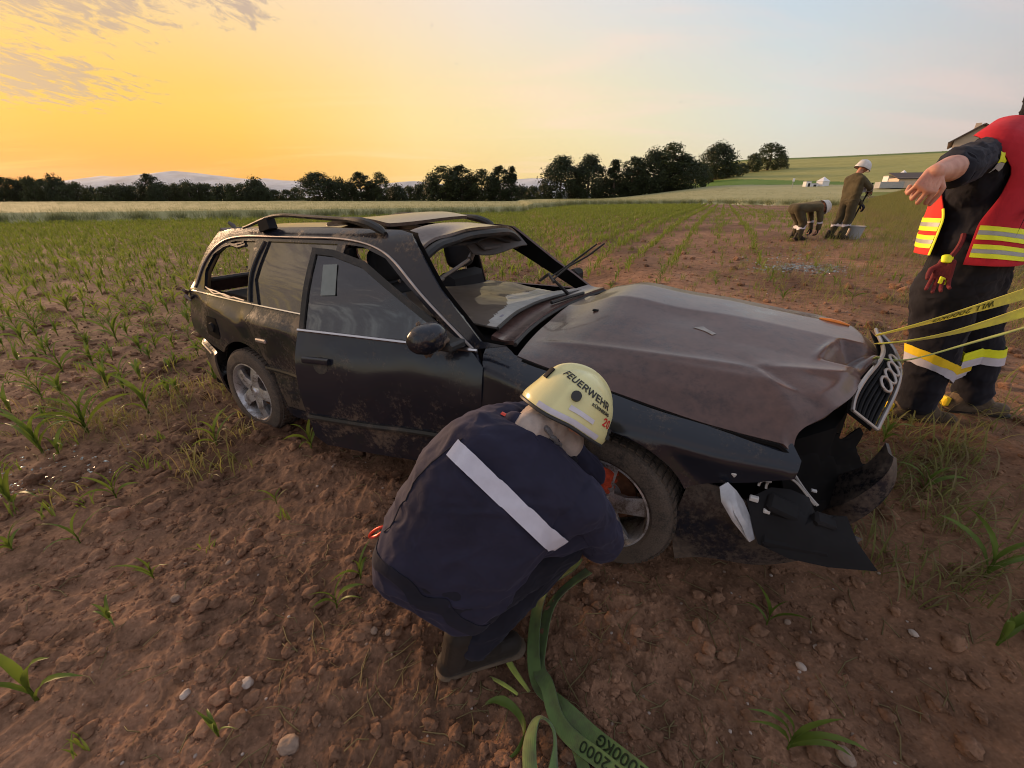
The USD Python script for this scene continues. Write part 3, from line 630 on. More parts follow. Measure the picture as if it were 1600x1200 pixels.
ap = spl(ap, 60); prof = np.array([(-.01, .625), (.012, .605), (.020, .56), (.016, .45), (.0, .33), (-.03, .27), (-.07, .25)])
c = ap.mean(0)
def bump_fn(u, v):
    a = np.stack([np.interp(u, np.linspace(0, 1, 60), ap[:, k]) for k in (0, 1)], -1); o = np.stack([np.interp(v, np.linspace(0, 1, len(prof)), prof[:, k]) for k in (0, 1)], -1)
    d = a - [-2.6, 0]; d = d / np.linalg.norm(d, axis=-1, keepdims=True)
    p = a + d * o[..., :1]
    z = o[..., 1] - .055 * smoothstep(np.abs(.5 - u), .36, .5) * (v * 0 + 1) + .012 * (meshkit.noise(np.stack([u * 30, v * 4, 0 * u], -1), 3) - .5)
    return np.stack([p[..., 0], p[..., 1], z], -1)
obj('rear_bumper', thick(grid(60, 12, bump_fn), .012), 'paint_muddy', car)
obj('bumper_strip', tube(np.stack([*(bump_fn(np.linspace(.03, .97, 40), np.full(40, .22)).T)], -1), .010, 6), 'chrome_dusty', car)
tl = np.array([(-3.30, -.79, .995), (-3.335, -.755, .975), (-3.33, -.77, .93), (-3.27, -.80, .955), (-3.20, -.805, .925)])
obj('torn_corner', tube(tl, [.012, .022, .020, .014, .006], 6), 'paint_dusty', car, label='bent metal at the rear lamp opening')
# --- hood, sprung up at the left and front, creased
HX = [-.60, -.43, -.27, 0, .27, .51, .73, .94, 1.05]
h_left = CubicSpline(HX, [.985, 1.01, 1.075, 1.058, 1.035, 1.005, .975, .945, .92]); h_cre = CubicSpline(HX, [.925, .915, .915, .912, .902, .890, .865, .83, .80])
def hood_z(x, y):
    xr = np.clip(x, -.6, .66); zr = hood_top(xr); zc, zl = h_cre(x), h_left(x)
    k = [-.72, -.62, -.5, -.2, .1, .40, .62, .72]
    vals = [zr, zr * .42 + zc * .58 - .004, zc, zc * .5 + zl * .5 - .012, zl * .85 + zc * .15 + .004, zl, zl - .02, zl - .07]
    out = np.zeros_like(x)
    for a, b, va, vb in zip(k[:-1], k[1:], vals[:-1], vals[1:]):
        t = (y - a) / (b - a); mk = (y >= a - 1e-9) & (y <= b + 1e-9); out = np.where(mk, va + (vb - va) * t, out)
    return out
XF = ([-.72, -.62, -.55, -.47, -.36, -.25, -.1, .1, .3, .42, .55, .72], [.655, .675, .735, .785, .835, .868, .925, .975, .985, .96, .90, .74])
def hood_fn(u, v):
    y = -.72 + 1.44 * v
    xf = CubicSpline(*XF)(y)
    xr = -.50 - .085 * (1 - (y / .72) ** 2) + .02
    x = xr + (xf - xr) * u
    z = hood_z(x, y)
    q = np.stack([x * 2.2, y * 2.2, 0 * x], -1)
    z = z + .010 * (meshkit.noise(q, 12) - .5) + .003 * (meshkit.noise(q * 3, 13) - .5)
    def ridge(p0, p1, w, h):
        d = np.array(p1) - p0; L = np.hypot(*d); n = np.array([-d[1], d[0]]) / L; t = ((x - p0[0]) * d[0] + (y - p0[1]) * d[1]) / L ** 2
        return h * np.exp(-(np.abs((x - p0[0]) * n[0] + (y - p0[1]) * n[1]) / w) ** 1.3) * smoothstep(t, -.08, .12) * (1 - smoothstep(t, .9, 1.08))
    z = z + ridge((.50, -.40), (.72, -.55), .05, -.016) + ridge((.49, -.42), (.66, -.68), .04, .016) + ridge((.49, -.40), (.90, -.22), .04, .011) + ridge((-.45, -.5), (.5, -.42), .03, .007)
    # torn gash behind the grille, shallow pans either side
    tr_ = np.maximum(0, 1 - np.maximum(np.abs((x - .85) - .35 * (y + .03)) / .075, np.abs(y + .03) / .14)); z = z - .060 * tr_ ** .8 + .016 * np.exp(-(((x - .76 - .35 * (y + .03)) / .014) ** 2 + ((y + .06) / .10) ** 2))
    z = z + .022 * np.exp(-(((x + .40) / .07) ** 2 + ((y - .5) / .18) ** 2)) - .010 * np.exp(-(((x - .15) / .22) ** 2 + ((y - .0) / .2) ** 2))
    z = z - .035 * smoothstep(u, .955, 1.0) * smoothstep(np.abs(y), .0, .1)
    return np.stack([x, y, z], -1)
hood = thick(grid(120, 110, hood_fn), .014)
obj('hood_skin', hood, 'paint_dusty', car)
def on_hood(x, y, dz=0.0):
    x, y = np.atleast_1d(np.asarray(x, float)), np.atleast_1d(np.asarray(y, float)); v = (y + .72) / 1.44
    xf = CubicSpline(*XF)(y); xr = -.50 - .085 * (1 - (y / .72) ** 2) + .02
    p = hood_fn((x - xr) / (xf - xr), v); p[:, 2] += dz; return p
ge = on_hood(np.linspace(-.45, .64, 24), np.full(24, -.72))
obj('hood_gap', tube(ge + [0, -.008, -.010], .010, 6), 'dark_inside', car)
obj('hood_edge_crust', cat([tube(on_hood([.76, .80, .85, .89], [.42, .41, .395, .38], .004), [.004, .012, .011, .004], 6)]), 'orange_plastic', car, label='orange shard at the far edge of the hood')
obj('paint_chip', thick(TM(on_hood([.19, .245, .285, .30, .255, .235], [-.115, -.135, -.165, -.145, -.11, -.085], .003), [[0, 1, 5], [1, 2, 3], [1, 3, 4], [1, 4, 5]]), .001), 'bare_metal', car, label='scraped bare metal on the hood')
obj('washer_jet', box(.035, .02, .012, on_hood(-.33, -.08, .004)[0], .005), 'black_plastic', car)
# --- grille, bent up with the hood
top = np.array([(.985, .33, .955), (.985, .20, .935), (.975, .05, .915), (.93, -.10, .890), (.875, -.24, .860), (.845, -.335, .795), (.845, -.355, .770)])
bot = np.array([(1.000, .315, .940), (1.045, .20, .895), (1.055, .08, .850), (1.035, -.05, .810), (1.00, -.17, .760), (.965, -.27, .710), (.950, -.315, .690)])
top, bot = spl(top, 30), spl(bot, 30)
def gr(u, v, dn=0.0):
    a = np.stack([np.interp(u, np.linspace(0, 1, 30), top[:, k]) for k in range(3)], -1); b = np.stack([np.interp(u, np.linspace(0, 1, 30), bot[:, k]) for k in range(3)], -1)
    p = a * (1 - np.asarray(v)[..., None]) + b * np.asarray(v)[..., None]
    return p + dn * np.array([.70, -.35, .62])
gp = cd(UsdGeom.Xform.Define(stage, str(car.GetPath()) + '/grille').GetPrim(), label='chrome framed radiator grille bent upwards')
uu = np.linspace(0, 1, 30)
obj('chrome_frame', cat([tube(gr(uu, np.zeros(30), .004), .0085, 8), tube(gr(uu, np.ones(30), .004), .009, 8), tube(gr(np.ones(6), np.linspace(0, 1, 6), .004), .007, 8)]), 'chrome_dusty', gp)
obj('grille_backing', thick(grid(30, 8, lambda u, v: gr(u, v, -.018)), .004), 'dark_inside', gp)
for k in np.linspace(.14, .86, 6):
    obj('grille_bar', tube(gr(uu[1:], np.full(29, k), -.002), .0065, 6, flat=.6), 'black_plastic', gp)
E1, E2 = gr(np.array([.52]), np.array([.5]), 0)[0], gr(np.array([.54]), np.array([.5]), 0)[0]
for k in range(4):
    u0 = .40 + .095 * k
    c0 = gr(np.array([u0]), np.array([.56]), .012)[0]; du = gr(np.array([u0 + .02]), np.array([.56]), .012)[0] - c0; du /= np.linalg.norm(du)
    dv = gr(np.array([u0]), np.array([.66]), .012)[0] - c0; dv -= du * (dv @ du); dv /= np.linalg.norm(dv)
    t = np.linspace(0, 2 * math.pi, 25); ring = c0 + .033 * (np.cos(t)[:, None] * du + np.sin(t)[:, None] * dv)
    obj('emblem_ring', tube(ring, .0065, 8, cap=False), 'chrome_dusty', gp)
# --- what is left behind the nose
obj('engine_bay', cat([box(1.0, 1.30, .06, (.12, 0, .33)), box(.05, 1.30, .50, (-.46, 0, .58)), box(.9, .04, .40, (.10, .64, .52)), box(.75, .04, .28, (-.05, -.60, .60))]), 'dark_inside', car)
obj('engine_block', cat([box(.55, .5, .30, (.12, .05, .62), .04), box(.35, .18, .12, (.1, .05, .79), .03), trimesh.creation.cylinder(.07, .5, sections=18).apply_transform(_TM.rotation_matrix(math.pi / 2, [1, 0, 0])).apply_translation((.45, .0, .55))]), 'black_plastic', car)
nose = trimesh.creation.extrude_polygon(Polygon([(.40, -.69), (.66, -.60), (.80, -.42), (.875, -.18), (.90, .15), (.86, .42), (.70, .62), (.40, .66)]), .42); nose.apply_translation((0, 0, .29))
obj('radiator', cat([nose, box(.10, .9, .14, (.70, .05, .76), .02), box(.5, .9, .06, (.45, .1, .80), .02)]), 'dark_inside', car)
obj('lock_carrier', cat([tube([(.62, -.62, .69), (.70, -.40, .70), (.74, 0, .71), (.70, .5, .72)], .025, 8), tube([(.60, -.60, .70), (.56, -.62, .55), (.60, -.60, .36)], .022, 8)]), 'dark_inside', car)
banana = [(.815, -.23, .30), (.845, -.30, .37), (.885, -.335, .455), (.93, -.37, .52), (.965, -.375, .585), (.99, -.36, .66)]
bs = spl(banana, 26)
bo = np.array([(.845, -.40, .30), (.875, -.44, .36), (.915, -.475, .44), (.95, -.48, .51), (.98, -.47, .575), (.995, -.42, .64)]); bo = spl(bo, 26)
bl = np.array([(.87, -.40, .22), (.905, -.43, .26), (.95, -.455, .34), (.985, -.46, .42), (1.01, -.45, .50), (1.015, -.41, .58)]); bl = spl(bl, 26)
def ban(u, v):
    P = [np.stack([np.interp(u, np.linspace(0, 1, 26), q[:, k]) for k in range(3)], -1) for q in (bs, bo, bl)]; v = v[..., None]
    return np.where(v < .5, P[0] + (P[1] - P[0]) * (v / .5), P[1] + (P[2] - P[1]) * ((v - .5) / .5))
m = grid(40, 13, ban); obj('front_bumper', thick(m, .012), 'paint_muddy', car, label='torn front bumper hanging from the nose')
cr = grid(26, 18, lambda u, v: np.stack([.60 + .33 * u + .14 * v - .05 * v * u, -.67 + .50 * u + .03 * v, .66 - .06 * u - .33 * v + .10 * u * v + .05 * (meshkit.noise(np.stack([u * 6, v * 5, 0 * u], -1), 3) - .5)], -1) + .03 * (meshkit.noise(np.stack([u * 9, v * 8, 0 * u + 4], -1), 9) - .5)[..., None])
obj('nose_panel', thick(cr, .006), 'dark_inside', car, label='crumpled dark panel behind the hanging bumper')
lowbump = grid(20, 8, lambda u, v: np.stack([.335 + .57 * u - .03 * np.sin(v * 3), -.80 + .06 * u ** 3 - .03 * np.sin(v * 3.1), .545 - .10 * u - (.41 - .33 * u) * v + .015 * np.sin(u * 9)], -1))
obj('bumper_skirt', thick(lowbump, -.012), 'paint_muddy', car, label='muddy torn bumper skirt beside the front wheel')
pl = np.array([(.535, -.79, .515), (.60, -.755, .565), (.66, -.735, .56), (.715, -.73, .545), (.735, -.75, .505), (.76, -.765, .495), (.83, -.775, .535), (.865, -.815, .475), (.925, -.86, .425), (.80, -.875, .395), (.69, -.88, .385), (.60, -.865, .395), (.575, -.84, .43)])
def fanplate(p, d, bulge=0.0):
    c = p.mean(0) + bulge; V = [c]; F = []; n = len(p); lay = 4
    for L in range(1, lay + 1):
        for i in range(n): V.append(c + (p[i] - c) * L / lay + np.array([0, -1, .6]) * .012 * (meshkit.noise(np.array([[i * 1.7, L * 1.3, 0]]), 4)[0] - .5))
    for i in range(n): F.append([0, 1 + i, 1 + (i + 1) % n])
    for L in range(lay - 1):
        for i in range(n):
            a, b = 1 + L * n + i, 1 + L * n + (i + 1) % n; F += [[a, a + n, b], [b, a + n, b + n]]
    return thick(TM(V, F), d)
obj('lamp_housing', fanplate(pl, .02, np.array([0, -.02, .012])), 'black_plastic', car, label='black plastic headlamp housing hanging below the nose')
obj('housing_box', cat([box(.11, .07, .05, (.645, -.80, .525), .012, rot=(.6, .3, .1)), box(.07, .05, .05, (.77, -.80, .515), .01, rot=(.5, .2, .2)), box(.2, .05, .03, (.70, -.86, .43), .01, rot=(.6, -.12, .05))]), 'black_plastic', car)
ln = np.array([(.435, -.845, .572), (.455, -.83, .590), (.485, -.82, .555), (.515, -.82, .520), (.545, -.83, .47), (.575, -.86, .405), (.56, -.88, .402), (.50, -.875, .47), (.455, -.865, .53)])
obj('headlamp_lens', fanplate(ln, .012, np.array([0, -.018, .012])), 'lens', car, label='pale broken headlamp lens')
obj('lens_bracket', cat([box(.022, .02, .05, (.470, -.80, .605), .004, rot=(.3, .2, 0)), box(.03, .02, .02, (.555, -.81, .54), .004), box(.022, .016, .016, (.60, -.83, .515), .004), box(.024, .016, .014, (.80, -.80, .515), .004), box(.02, .014, .012, (.76, -.60, .51), .004)]), 'white_plastic', car)
for pts, r in (([(.60, -.62, .68), (.66, -.68, .62), (.72, -.72, .56), (.755, -.74, .535)], .006), ([(.585, -.78, .575), (.60, -.75, .61), (.65, -.72, .61), (.70, -.73, .58), (.745, -.74, .535)], .005), ([(.50, -.70, .66), (.53, -.76, .63), (.57, -.76, .60), (.60, -.74, .585)], .005), ([(.455, -.80, .615), (.48, -.76, .65), (.53, -.70, .68)], .004), ([(.56, -.79, .585), (.565, -.78, .60), (.59, -.77, .60)], .005)):
    obj('wire', tube(pts, r, 6, spline=18), 'bare_metal', car)
# --- cowl, loose windscreen, wiper
cw = grid(24, 6, lambda u, v: np.stack([-.50 - .085 * (1 - ((u - .5) * 2) ** 2) - .13 * v - .02, (u - .5) * 1.36, .935 + .045 * u + .012 * v - .01 * np.sin(v * 3.1)], -1))
obj('cowl', TM((q := thick(cw, -.02)).vertices, q.faces), 'paint_dusty', car)
obj('cowl_seal', cat([tube(np.stack([-.52 - .085 * (1 - (hx / .56) ** 2), hx * 1.2, .935 + .02 * hx / .56 + .02], -1), .012, 6), tube([(-.66, .05, .99), (-.62, .22, .997), (-.58, .40, 1.0)], .011, 6)]), 'black_trim', car)
def ws(u, v):
    # u runs from the cowl back into the cabin, v from the right pillar to the left
    y = -.63 + 1.22 * v - .05 * u * (1 - 2 * v)
    x = -.64 - .84 * u - .07 * np.sin(v * math.pi) * (1 - u) + .08 * np.sin(v * math.pi) * u
    z = .985 + .055 * u + .02 * np.sin(v * math.pi) + .018 * (meshkit.noise(np.stack([u * 4, v * 5, 0 * u], -1), 2) - .5)
    z = z - .05 * smoothstep(u, .05, .32) * smoothstep(v, .15, .95)
    return np.stack([x, y, z], -1)
wm = grid(40, 50, ws); f = np.array(wm.faces); cu = np.repeat(np.linspace(0, 1, 40), 50)[f].mean(1); cv = np.tile(np.linspace(0, 1, 50), 40)[f].mean(1)
pale = cu < .07 + .36 * smoothstep(cv, .05, .75) + .03 * np.sin(cv * 14)  # part of the crazed glass coloured pale for the sky it reflects
for nm, sel, mt, lb in (('windscreen', ~pale, 'crazed_glass', 'brown crazed windscreen fallen into the cabin'), ('windscreen_edge', pale, 'sky_sheen_crazed_glass', 'pale crushed lower edge of the windscreen')):
    obj(nm, thick(trimesh.Trimesh(wm.vertices, f[sel], process=True), .006), mt, car, label=lb)
stc = grid(5, 5, lambda u, v: ws(.03 + .065 * u, .10 + .075 * v) + [0, 0, .004]); obj('windscreen_sticker', thick(stc, -.001), 'sticker_white', car, label='white toll sticker on the windscreen')
stp = grid(4, 4, lambda u, v: ws(.05 + .02 * u, .125 + .035 * v) + [0, 0, .0065]); obj('sticker_print', thick(stp, -.0006), 'sticker_print', car)
obj('windscreen_rim', cat([tube(ws(np.linspace(0, 1, 20), np.zeros(20)) + [0, 0, .002], .006, 6), tube(ws(np.zeros(30), np.linspace(0, 1, 30)) + [0, 0, .002], .010, 6), tube(ws(np.ones(30), np.linspace(0, 1, 30)) + [0, 0, .002], .005, 6)]), 'black_trim', car)
obj('wiper_arm', cat([tube([(-.62, .22, 1.02), (-.70, .12, 1.135), (-.62, .20, 1.20), (-.46, .26, 1.33)], [.012, .010, .008, .005], 6), tube([(-.68, .10, 1.12), (-.60, .17, 1.20), (-.50, .21, 1.26), (-.41, .25, 1.335)], .006, 6), tube([(-.66, .08, 1.11), (-.72, .13, 1.15), (-.80, .17, 1.10)], .010, 6)]), 'black_trim', car)
# --- cabin
obj('cabin_floor', cat([box(2.7, 1.50, .04, (-1.95, 0, .255)), box(.05, 1.4, .50, (-.58, 0, .52)), box(2.5, .20, .16, (-1.7, 0, .34), .03), box(.8, 1.3, .05, (-2.95, 0, .60))]), 'dark_inside', car)
dash = grid(20, 12, lambda u, v: np.stack([-.66 - .30 * v, (u - .5) * 1.34, .92 + .03 * np.sin(v * 3.1) - .35 * np.maximum(0, v - .7)], -1))
obj('dashboard', cat([thick(dash, .02), box(.22, 1.3, .30, (-.82, 0, .76), .04)]), 'black_plastic', car)
t = np.linspace(0, 2 * math.pi, 33); sw = np.stack([.06 * np.cos(t), .19 * np.sin(t), .14 * np.cos(t)], -1) + (-1.12, .37, .80)
obj('steering_wheel', cat([tube(sw, .016, 8, cap=False), tube([(-1.12, .37, .80), (-.92, .37, .76)], [.06, .03], 10), tube([(-1.12, .2, .80), (-1.12, .54, .80)], .018, 6)]), 'black_plastic', car)
def seat(name, x, y, w):
    s = cd(UsdGeom.Xform.Define(stage, numbered(str(car.GetPath()) + '/' + name)).GetPrim())
    obj('cushion', box(.50, w, .16, (x + .22, y, .45), .06), 'dark_cloth', s)
    obj('backrest', box(.15, w, .62, (x - .10, y, .80), .06, rot=(0, -.22, 0)), 'dark_cloth', s)
    return s
for y in (-.37, .37):
    s = seat('front_seat', -1.42, y, .50)
    hr = trimesh.creation.icosphere(3, 1.0); v = np.array(hr.vertices); v = np.sign(v) * np.abs(v) ** .6 * [.052, .145, .105]; hm = TM(v, hr.faces); hm.apply_transform(_TM.rotation_matrix(-.2, [0, 1, 0])); hm.apply_translation((-1.585, y, 1.225))
    obj('headrest', hm, 'dark_cloth', s)
    obj('headrest_post', cat([tube([(-1.56, y + k, 1.04), (-1.58, y + k, 1.17)], .007, 6) for k in (-.06, .06)]), 'bare_metal', s)
s = seat('rear_seat', -2.32, 0, 1.28)
obj('load_cover', box(.7, 1.2, .03, (-2.80, 0, .93), .01, rot=(0, .05, 0)), 'dark_cloth', car)
obj('parcel_frame', TM([(-2.52, -.60, 1.00), (-2.52, -.60, 1.20), (-2.80, -.57, 1.17), (-2.70, -.585, 1.10), (-2.52, -.56, 1.00), (-2.52, -.56, 1.20), (-2.80, -.53, 1.17), (-2.70, -.545, 1.10)], [[0, 1, 2], [0, 2, 3], [4, 6, 5], [4, 7, 6], [1, 5, 6], [1, 6, 2], [2, 6, 7], [2, 7, 3], [3, 7, 4], [3, 4, 0], [0, 4, 5], [0, 5, 1]]), 'dark_cloth', car)
obj('sun_visor', cat([box(.16, .42, .02, (-1.24, .30, 1.325), .008, rot=(0, .5, 0)), box(.06, .40, .03, (-1.16, .24, 1.375), .01)]), 'grey_headliner', car)
obj('hanging_lining', thick(grid(8, 12, lambda u, v: np.stack([-1.30 + .22 * v * .5 + .1 * u, .0 + .55 * v, 1.37 - .10 * u - .02 * np.sin(v * 5)], -1)), .01), 'grey_headliner', car)
obj('centre_pillar', cat([box(.16, .06, .60, (-1.66, .66, 1.10), .02, rot=(.38, 0, 0)), box(.10, .05, .50, (-1.66, -.68, 1.10), .02, rot=(-.38, 0, 0))]), 'dark_inside', car)
for pts, r in (([(-1.30, .10, 1.22), (-1.42, -.02, 1.12), (-1.58, -.18, 1.0), (-1.62, -.22, .97)], .013), ([(-1.30, .10, 1.22), (-1.28, .13, 1.27), (-1.24, .1, 1.30)], .02), ([(-1.26, -.30, 1.05), (-1.38, -.20, 1.08), (-1.42, -.05, 1.10)], .012), ([(-1.45, -.02, 1.10), (-1.50, .0, 1.04)], .007)):
    obj('broken_mirror_stalk', tube(pts, r, 7, spline=14), 'bare_metal', car)
obj('left_mirror', box(.09, .18, .13, (-.86, .96, 1.02), .035), 'black_plastic', car)
obj('airbag_remnant', box(.10, .12, .05, (-.95, -.62, 1.02), .02, rot=(.3, .2, .4)), 'white_plastic', car)
# ---------------------------------------------------------------- people
def cloth(name, col, rough=.85, var=.2, vscale=9, weave=380, sheen=.25):
    n = {'tc': ('texture_coordinate', {}), 'nz': ('noise_texture', {'scale': vscale, 'detail': 6.0, 'roughness': .65}), 'rp': ('rgb_ramp', {'ramp': [(.3, tuple(c * (1 - var) for c in col)), (.72, tuple(min(1, c * (1 + var)) for c in col))]}),
         'w': ('noise_texture', {'scale': weave, 'detail': 2.0}), 'f': ('noise_texture', {'scale': 26.0, 'detail': 3.0, 'distortion': 1.2}), 'b1': ('bump', {'strength': .25, 'distance': .0015}), 'b2': ('bump', {'strength': .28, 'distance': .006}),
         'p': ('principled_bsdf', {'roughness': rough, 'sheen_weight': sheen, 'sheen_roughness': .5, 'sheen_tint': tuple(min(1, c * 6 + .1) for c in col), 'specular_ior_level': .25})}
    mat(name, n, [('tc.object', 'nz.vector'), ('nz.fac', 'rp.fac'), ('rp.color', 'p.base_color'), ('tc.object', 'w.vector'), ('tc.object', 'f.vector'), ('w.fac', 'b1.height'), ('f.fac', 'b2.height'), ('b1.normal', 'b2.normal'), ('b2.normal', 'p.normal')])
cloth('navy_cloth', (.020, .019, .038), var=.22)
cloth('navy_trouser', (.011, .011, .019), var=.3)
cloth('black_cloth', (.010, .010, .016), var=.25)
cloth('olive_cloth', (.075, .062, .034), var=.3, vscale=5)
cloth('olive_trouser', (.062, .052, .030), var=.3, vscale=5)
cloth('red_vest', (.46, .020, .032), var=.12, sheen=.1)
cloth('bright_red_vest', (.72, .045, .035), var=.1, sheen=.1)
cloth('neck_cloth', (.40, .33, .29), var=.3)
cloth('grey_cloth', (.13, .125, .13), var=.5, vscale=30)
cloth('leather_boot', (.020, .015, .012), rough=.6, var=.4)
cloth('dusty_boot', (.11, .080, .055), rough=.85, var=.45, vscale=14)
cloth('red_glove', (.40, .05, .02), rough=.7, var=.4, vscale=40)
cloth('maroon_glove', (.13, .018, .022), rough=.7, var=.3, vscale=40)
plain('reflective_silver', (.56, .55, .63), .42, 0, var=.07, vscale=30, bump=.15, bscale=500)
plain('reflective_grey', (.36, .36, .35), .4, 0, var=.1, vscale=30)
plain('neon_yellow', (.80, .86, .02), .6, 0, var=.06, vscale=30)
plain('amber_yellow', (.85, .60, .02), .6, 0, var=.06, vscale=30)
plain('helmet_shell', (.70, .66, .33), .28, 0, var=.05, vscale=5, coat_weight=.4)
plain('helmet_ridge', (.70, .64, .36), .3, 0, var=.05, vscale=5)
plain('letter_black', (.02, .02, .02), .5, var=.05); plain('letter_red', (.60, .03, .03), .5, var=.05)
plain('anodised_red', (.70, .06, .03), .3, .3, var=.1)
n = {'tc': ('texture_coordinate', {}), 'nz': ('noise_texture', {'scale': 22.0, 'detail': 5.0}), 'rp': ('rgb_ramp', {'ramp': [(.3, (.40, .17, .11)), (.7, (.56, .29, .20))]}), 'bz': ('noise_texture', {'scale': 240.0, 'detail': 3.0}), 'bp': ('bump', {'strength': .2, 'distance': .001}),
     'p': ('principled_bsdf', {'roughness': .48, 'subsurface_weight': .12, 'subsurface_scale': .01, 'subsurface_radius': (1, .35, .2)})}
mat('skin', n, [('tc.object', 'nz.vector'), ('nz.fac', 'rp.fac'), ('rp.color', 'p.base_color'), ('tc.object', 'bz.vector'), ('bz.fac', 'bp.height'), ('bp.normal', 'p.normal')])
A = lambda *a: np.array(a, float)
def unit(v): v = np.asarray(v, float); return v / np.linalg.norm(v)
def wrinkle(m, amp, sc, seed, axis=None, lim=None, pw=2):
    """cloth folds: ridged noise pushed along the normals"""
    v = np.array(m.vertices); n = np.array(m.vertex_normals); q = v * sc
    if axis is not None: a = unit(axis); q = q - a * (q @ a)[:, None] * .72
    q = q + (meshkit.noise(q * .7 + 3, seed + 5)[:, None] - .5) * 1.6
    r = 1 - np.abs(2 * meshkit.noise(q, seed) - 1); r2 = 1 - np.abs(2 * meshkit.noise(q * 2.3 + 5, seed + 1) - 1)
    d = amp * ((r ** pw - .4) + .45 * (r2 ** pw - .4))
    if lim is not None: d = d * lim(v)
    return TM(v + n * d[:, None], m.faces)
def on(mesh, P, off=.003):
    """drops points onto a mesh and lifts them by off"""
    P = np.asarray(P, float); c, _, t = trimesh.proximity.closest_point(mesh, P.reshape(-1, 3))
    n = np.array(mesh.vertex_normals)[np.array(mesh.faces)[t]].mean(1); n /= np.linalg.norm(n, axis=1, keepdims=True)
    return (c + n * off).reshape(P.shape)
def band(mesh, path, width_dir, w, off=.003, nu=40, nv=5, t=.0015):
    """a strip of tape that lies on a mesh"""
    path = spl(path, nu) if len(path) > 2 else np.linspace(path[0], path[1], nu)
    wd = np.asarray(width_dir, float); wd = np.broadcast_to(wd, (nu, 3)) if wd.ndim == 1 else wd
    g = grid(nu, nv, lambda u, v: np.stack([np.interp(u, np.linspace(0, 1, nu), path[:, k]) + (v - .5) * w * np.interp(u, np.linspace(0, 1, nu), wd[:, k]) for k in range(3)], -1))
    p = on(mesh, np.array(g.vertices), off)
    m = TM(p, g.faces)
    c = np.cross(p[nv] - p[0], p[1] - p[0]); 
    _, _, tt = trimesh.proximity.closest_point(mesh, p[[nv * (nu // 2) + nv // 2]]); fn = mesh.face_normals[tt[0]]
    k = nv * (nu // 2); fc = np.cross(p[k + nv] - p[k], p[k + nv + 1] - p[k])
    if fc @ fn < 0: m = TM(p, np.array(m.faces)[:, ::-1])
    return thick(m, t)
def hand(wrist, d, palm, right=True, curl=.5, s=1.0, thumb=.6):
    """palm and five fingers; d: where the hand points, palm: the way the palm faces"""
    d = unit(d); palm = unit(np.asarray(palm) - d * (np.asarray(palm) @ d)); side = np.cross(d, palm) * (1 if right else -1)   # towards the thumb
    B = []; w = np.asarray(wrist, float)
    kn = [w + d * (.090 - .006 * abs(i - 1)) * s + side * (.030 - .021 * i) * s for i in range(4)]
    root = [w + side * .020 * s, w - side * .020 * s]
    for k in kn: B.append(((root[0], .015 * s), (k, .0115 * s))); B.append(((root[1], .015 * s), (k, .0115 * s)))
    for a, b in zip(kn[:-1], kn[1:]): B.append(((a, .0115 * s), (b, .0115 * s)))
    for i, k in enumerate(kn):
        L = [.044, .048, .045, .036][i] * s; ang = 0; p = k; r = .0098 * s
        for j, f in enumerate((1, .68, .55)):
            ang += curl * (.75, 1.0, .7)[j]
            q = p + (d * math.cos(ang) + palm * math.sin(ang)) * L * f + side * (.006 - .004 * i) * s * (1 - j * .3)
            B.append(((p, r), (q, r * .92))); p, r = q, r * .92
    t0 = w + d * .022 * s + side * .024 * s; t1 = t0 + (d * .55 + side * .65 + palm * .25) * .042 * s; t2 = t1 + (d * .85 + side * .15 + palm * thumb) * .030 * s; t3 = t2 + (d * .9 - side * .1 + palm * thumb) * .024 * s
    B += [((t0, .015 * s), (t1, .012 * s)), ((t1, .012 * s), (t2, .0105 * s)), ((t2, .0105 * s), (t3, .009 * s))]
    return B
def head_bones(c, f, u, s=1.0):
    """skull, jaw, nose, ears, brow: c the centre, f where the face looks, u up"""
    c, f, u = np.asarray(c, float), unit(f), unit(u); r = np.cross(f, u)
    B = [((c + (u * .03 - f * .015) * s, .088 * s), (c + (f * .025 + u * .02) * s, .078 * s)), ((c + (f * .03 + u * .0) * s, .070 * s), (c + (f * .058 - u * .075) * s, .036 * s)), ((c - u * .02 * s, .070 * s), (c + (f * .03 - u * .085) * s, .035 * s)),
         ((c + (f * .092 + u * .028) * s, .010 * s), (c + (f * .118 - u * .022) * s, .014 * s)), ((c + (f * .088 - u * .055 + r * .018) * s, .009 * s), (c + (f * .088 - u * .055 - r * .018) * s, .009 * s))]
    for k in (-1, 1):
        B.append(((c + (r * k * .088 + u * .02 - f * .01) * s, .014 * s), (c + (r * k * .086 - u * .025 - f * .005) * s, .010 * s)))
        B.append(((c + (f * .082 + r * k * .018 + u * .036) * s, .011 * s), (c + (f * .074 + r * k * .048 + u * .034) * s, .011 * s)))
    return B
def eyes(c, f, u, s=1.0):
    c, f, u = np.asarray(c, float), unit(f), unit(u); r = np.cross(f, u)
    return cat([trimesh.creation.icosphere(2, .012 * s).apply_translation(c + (f * .083 + r * k * .032 + u * .012) * s) for k in (-1, 1)])
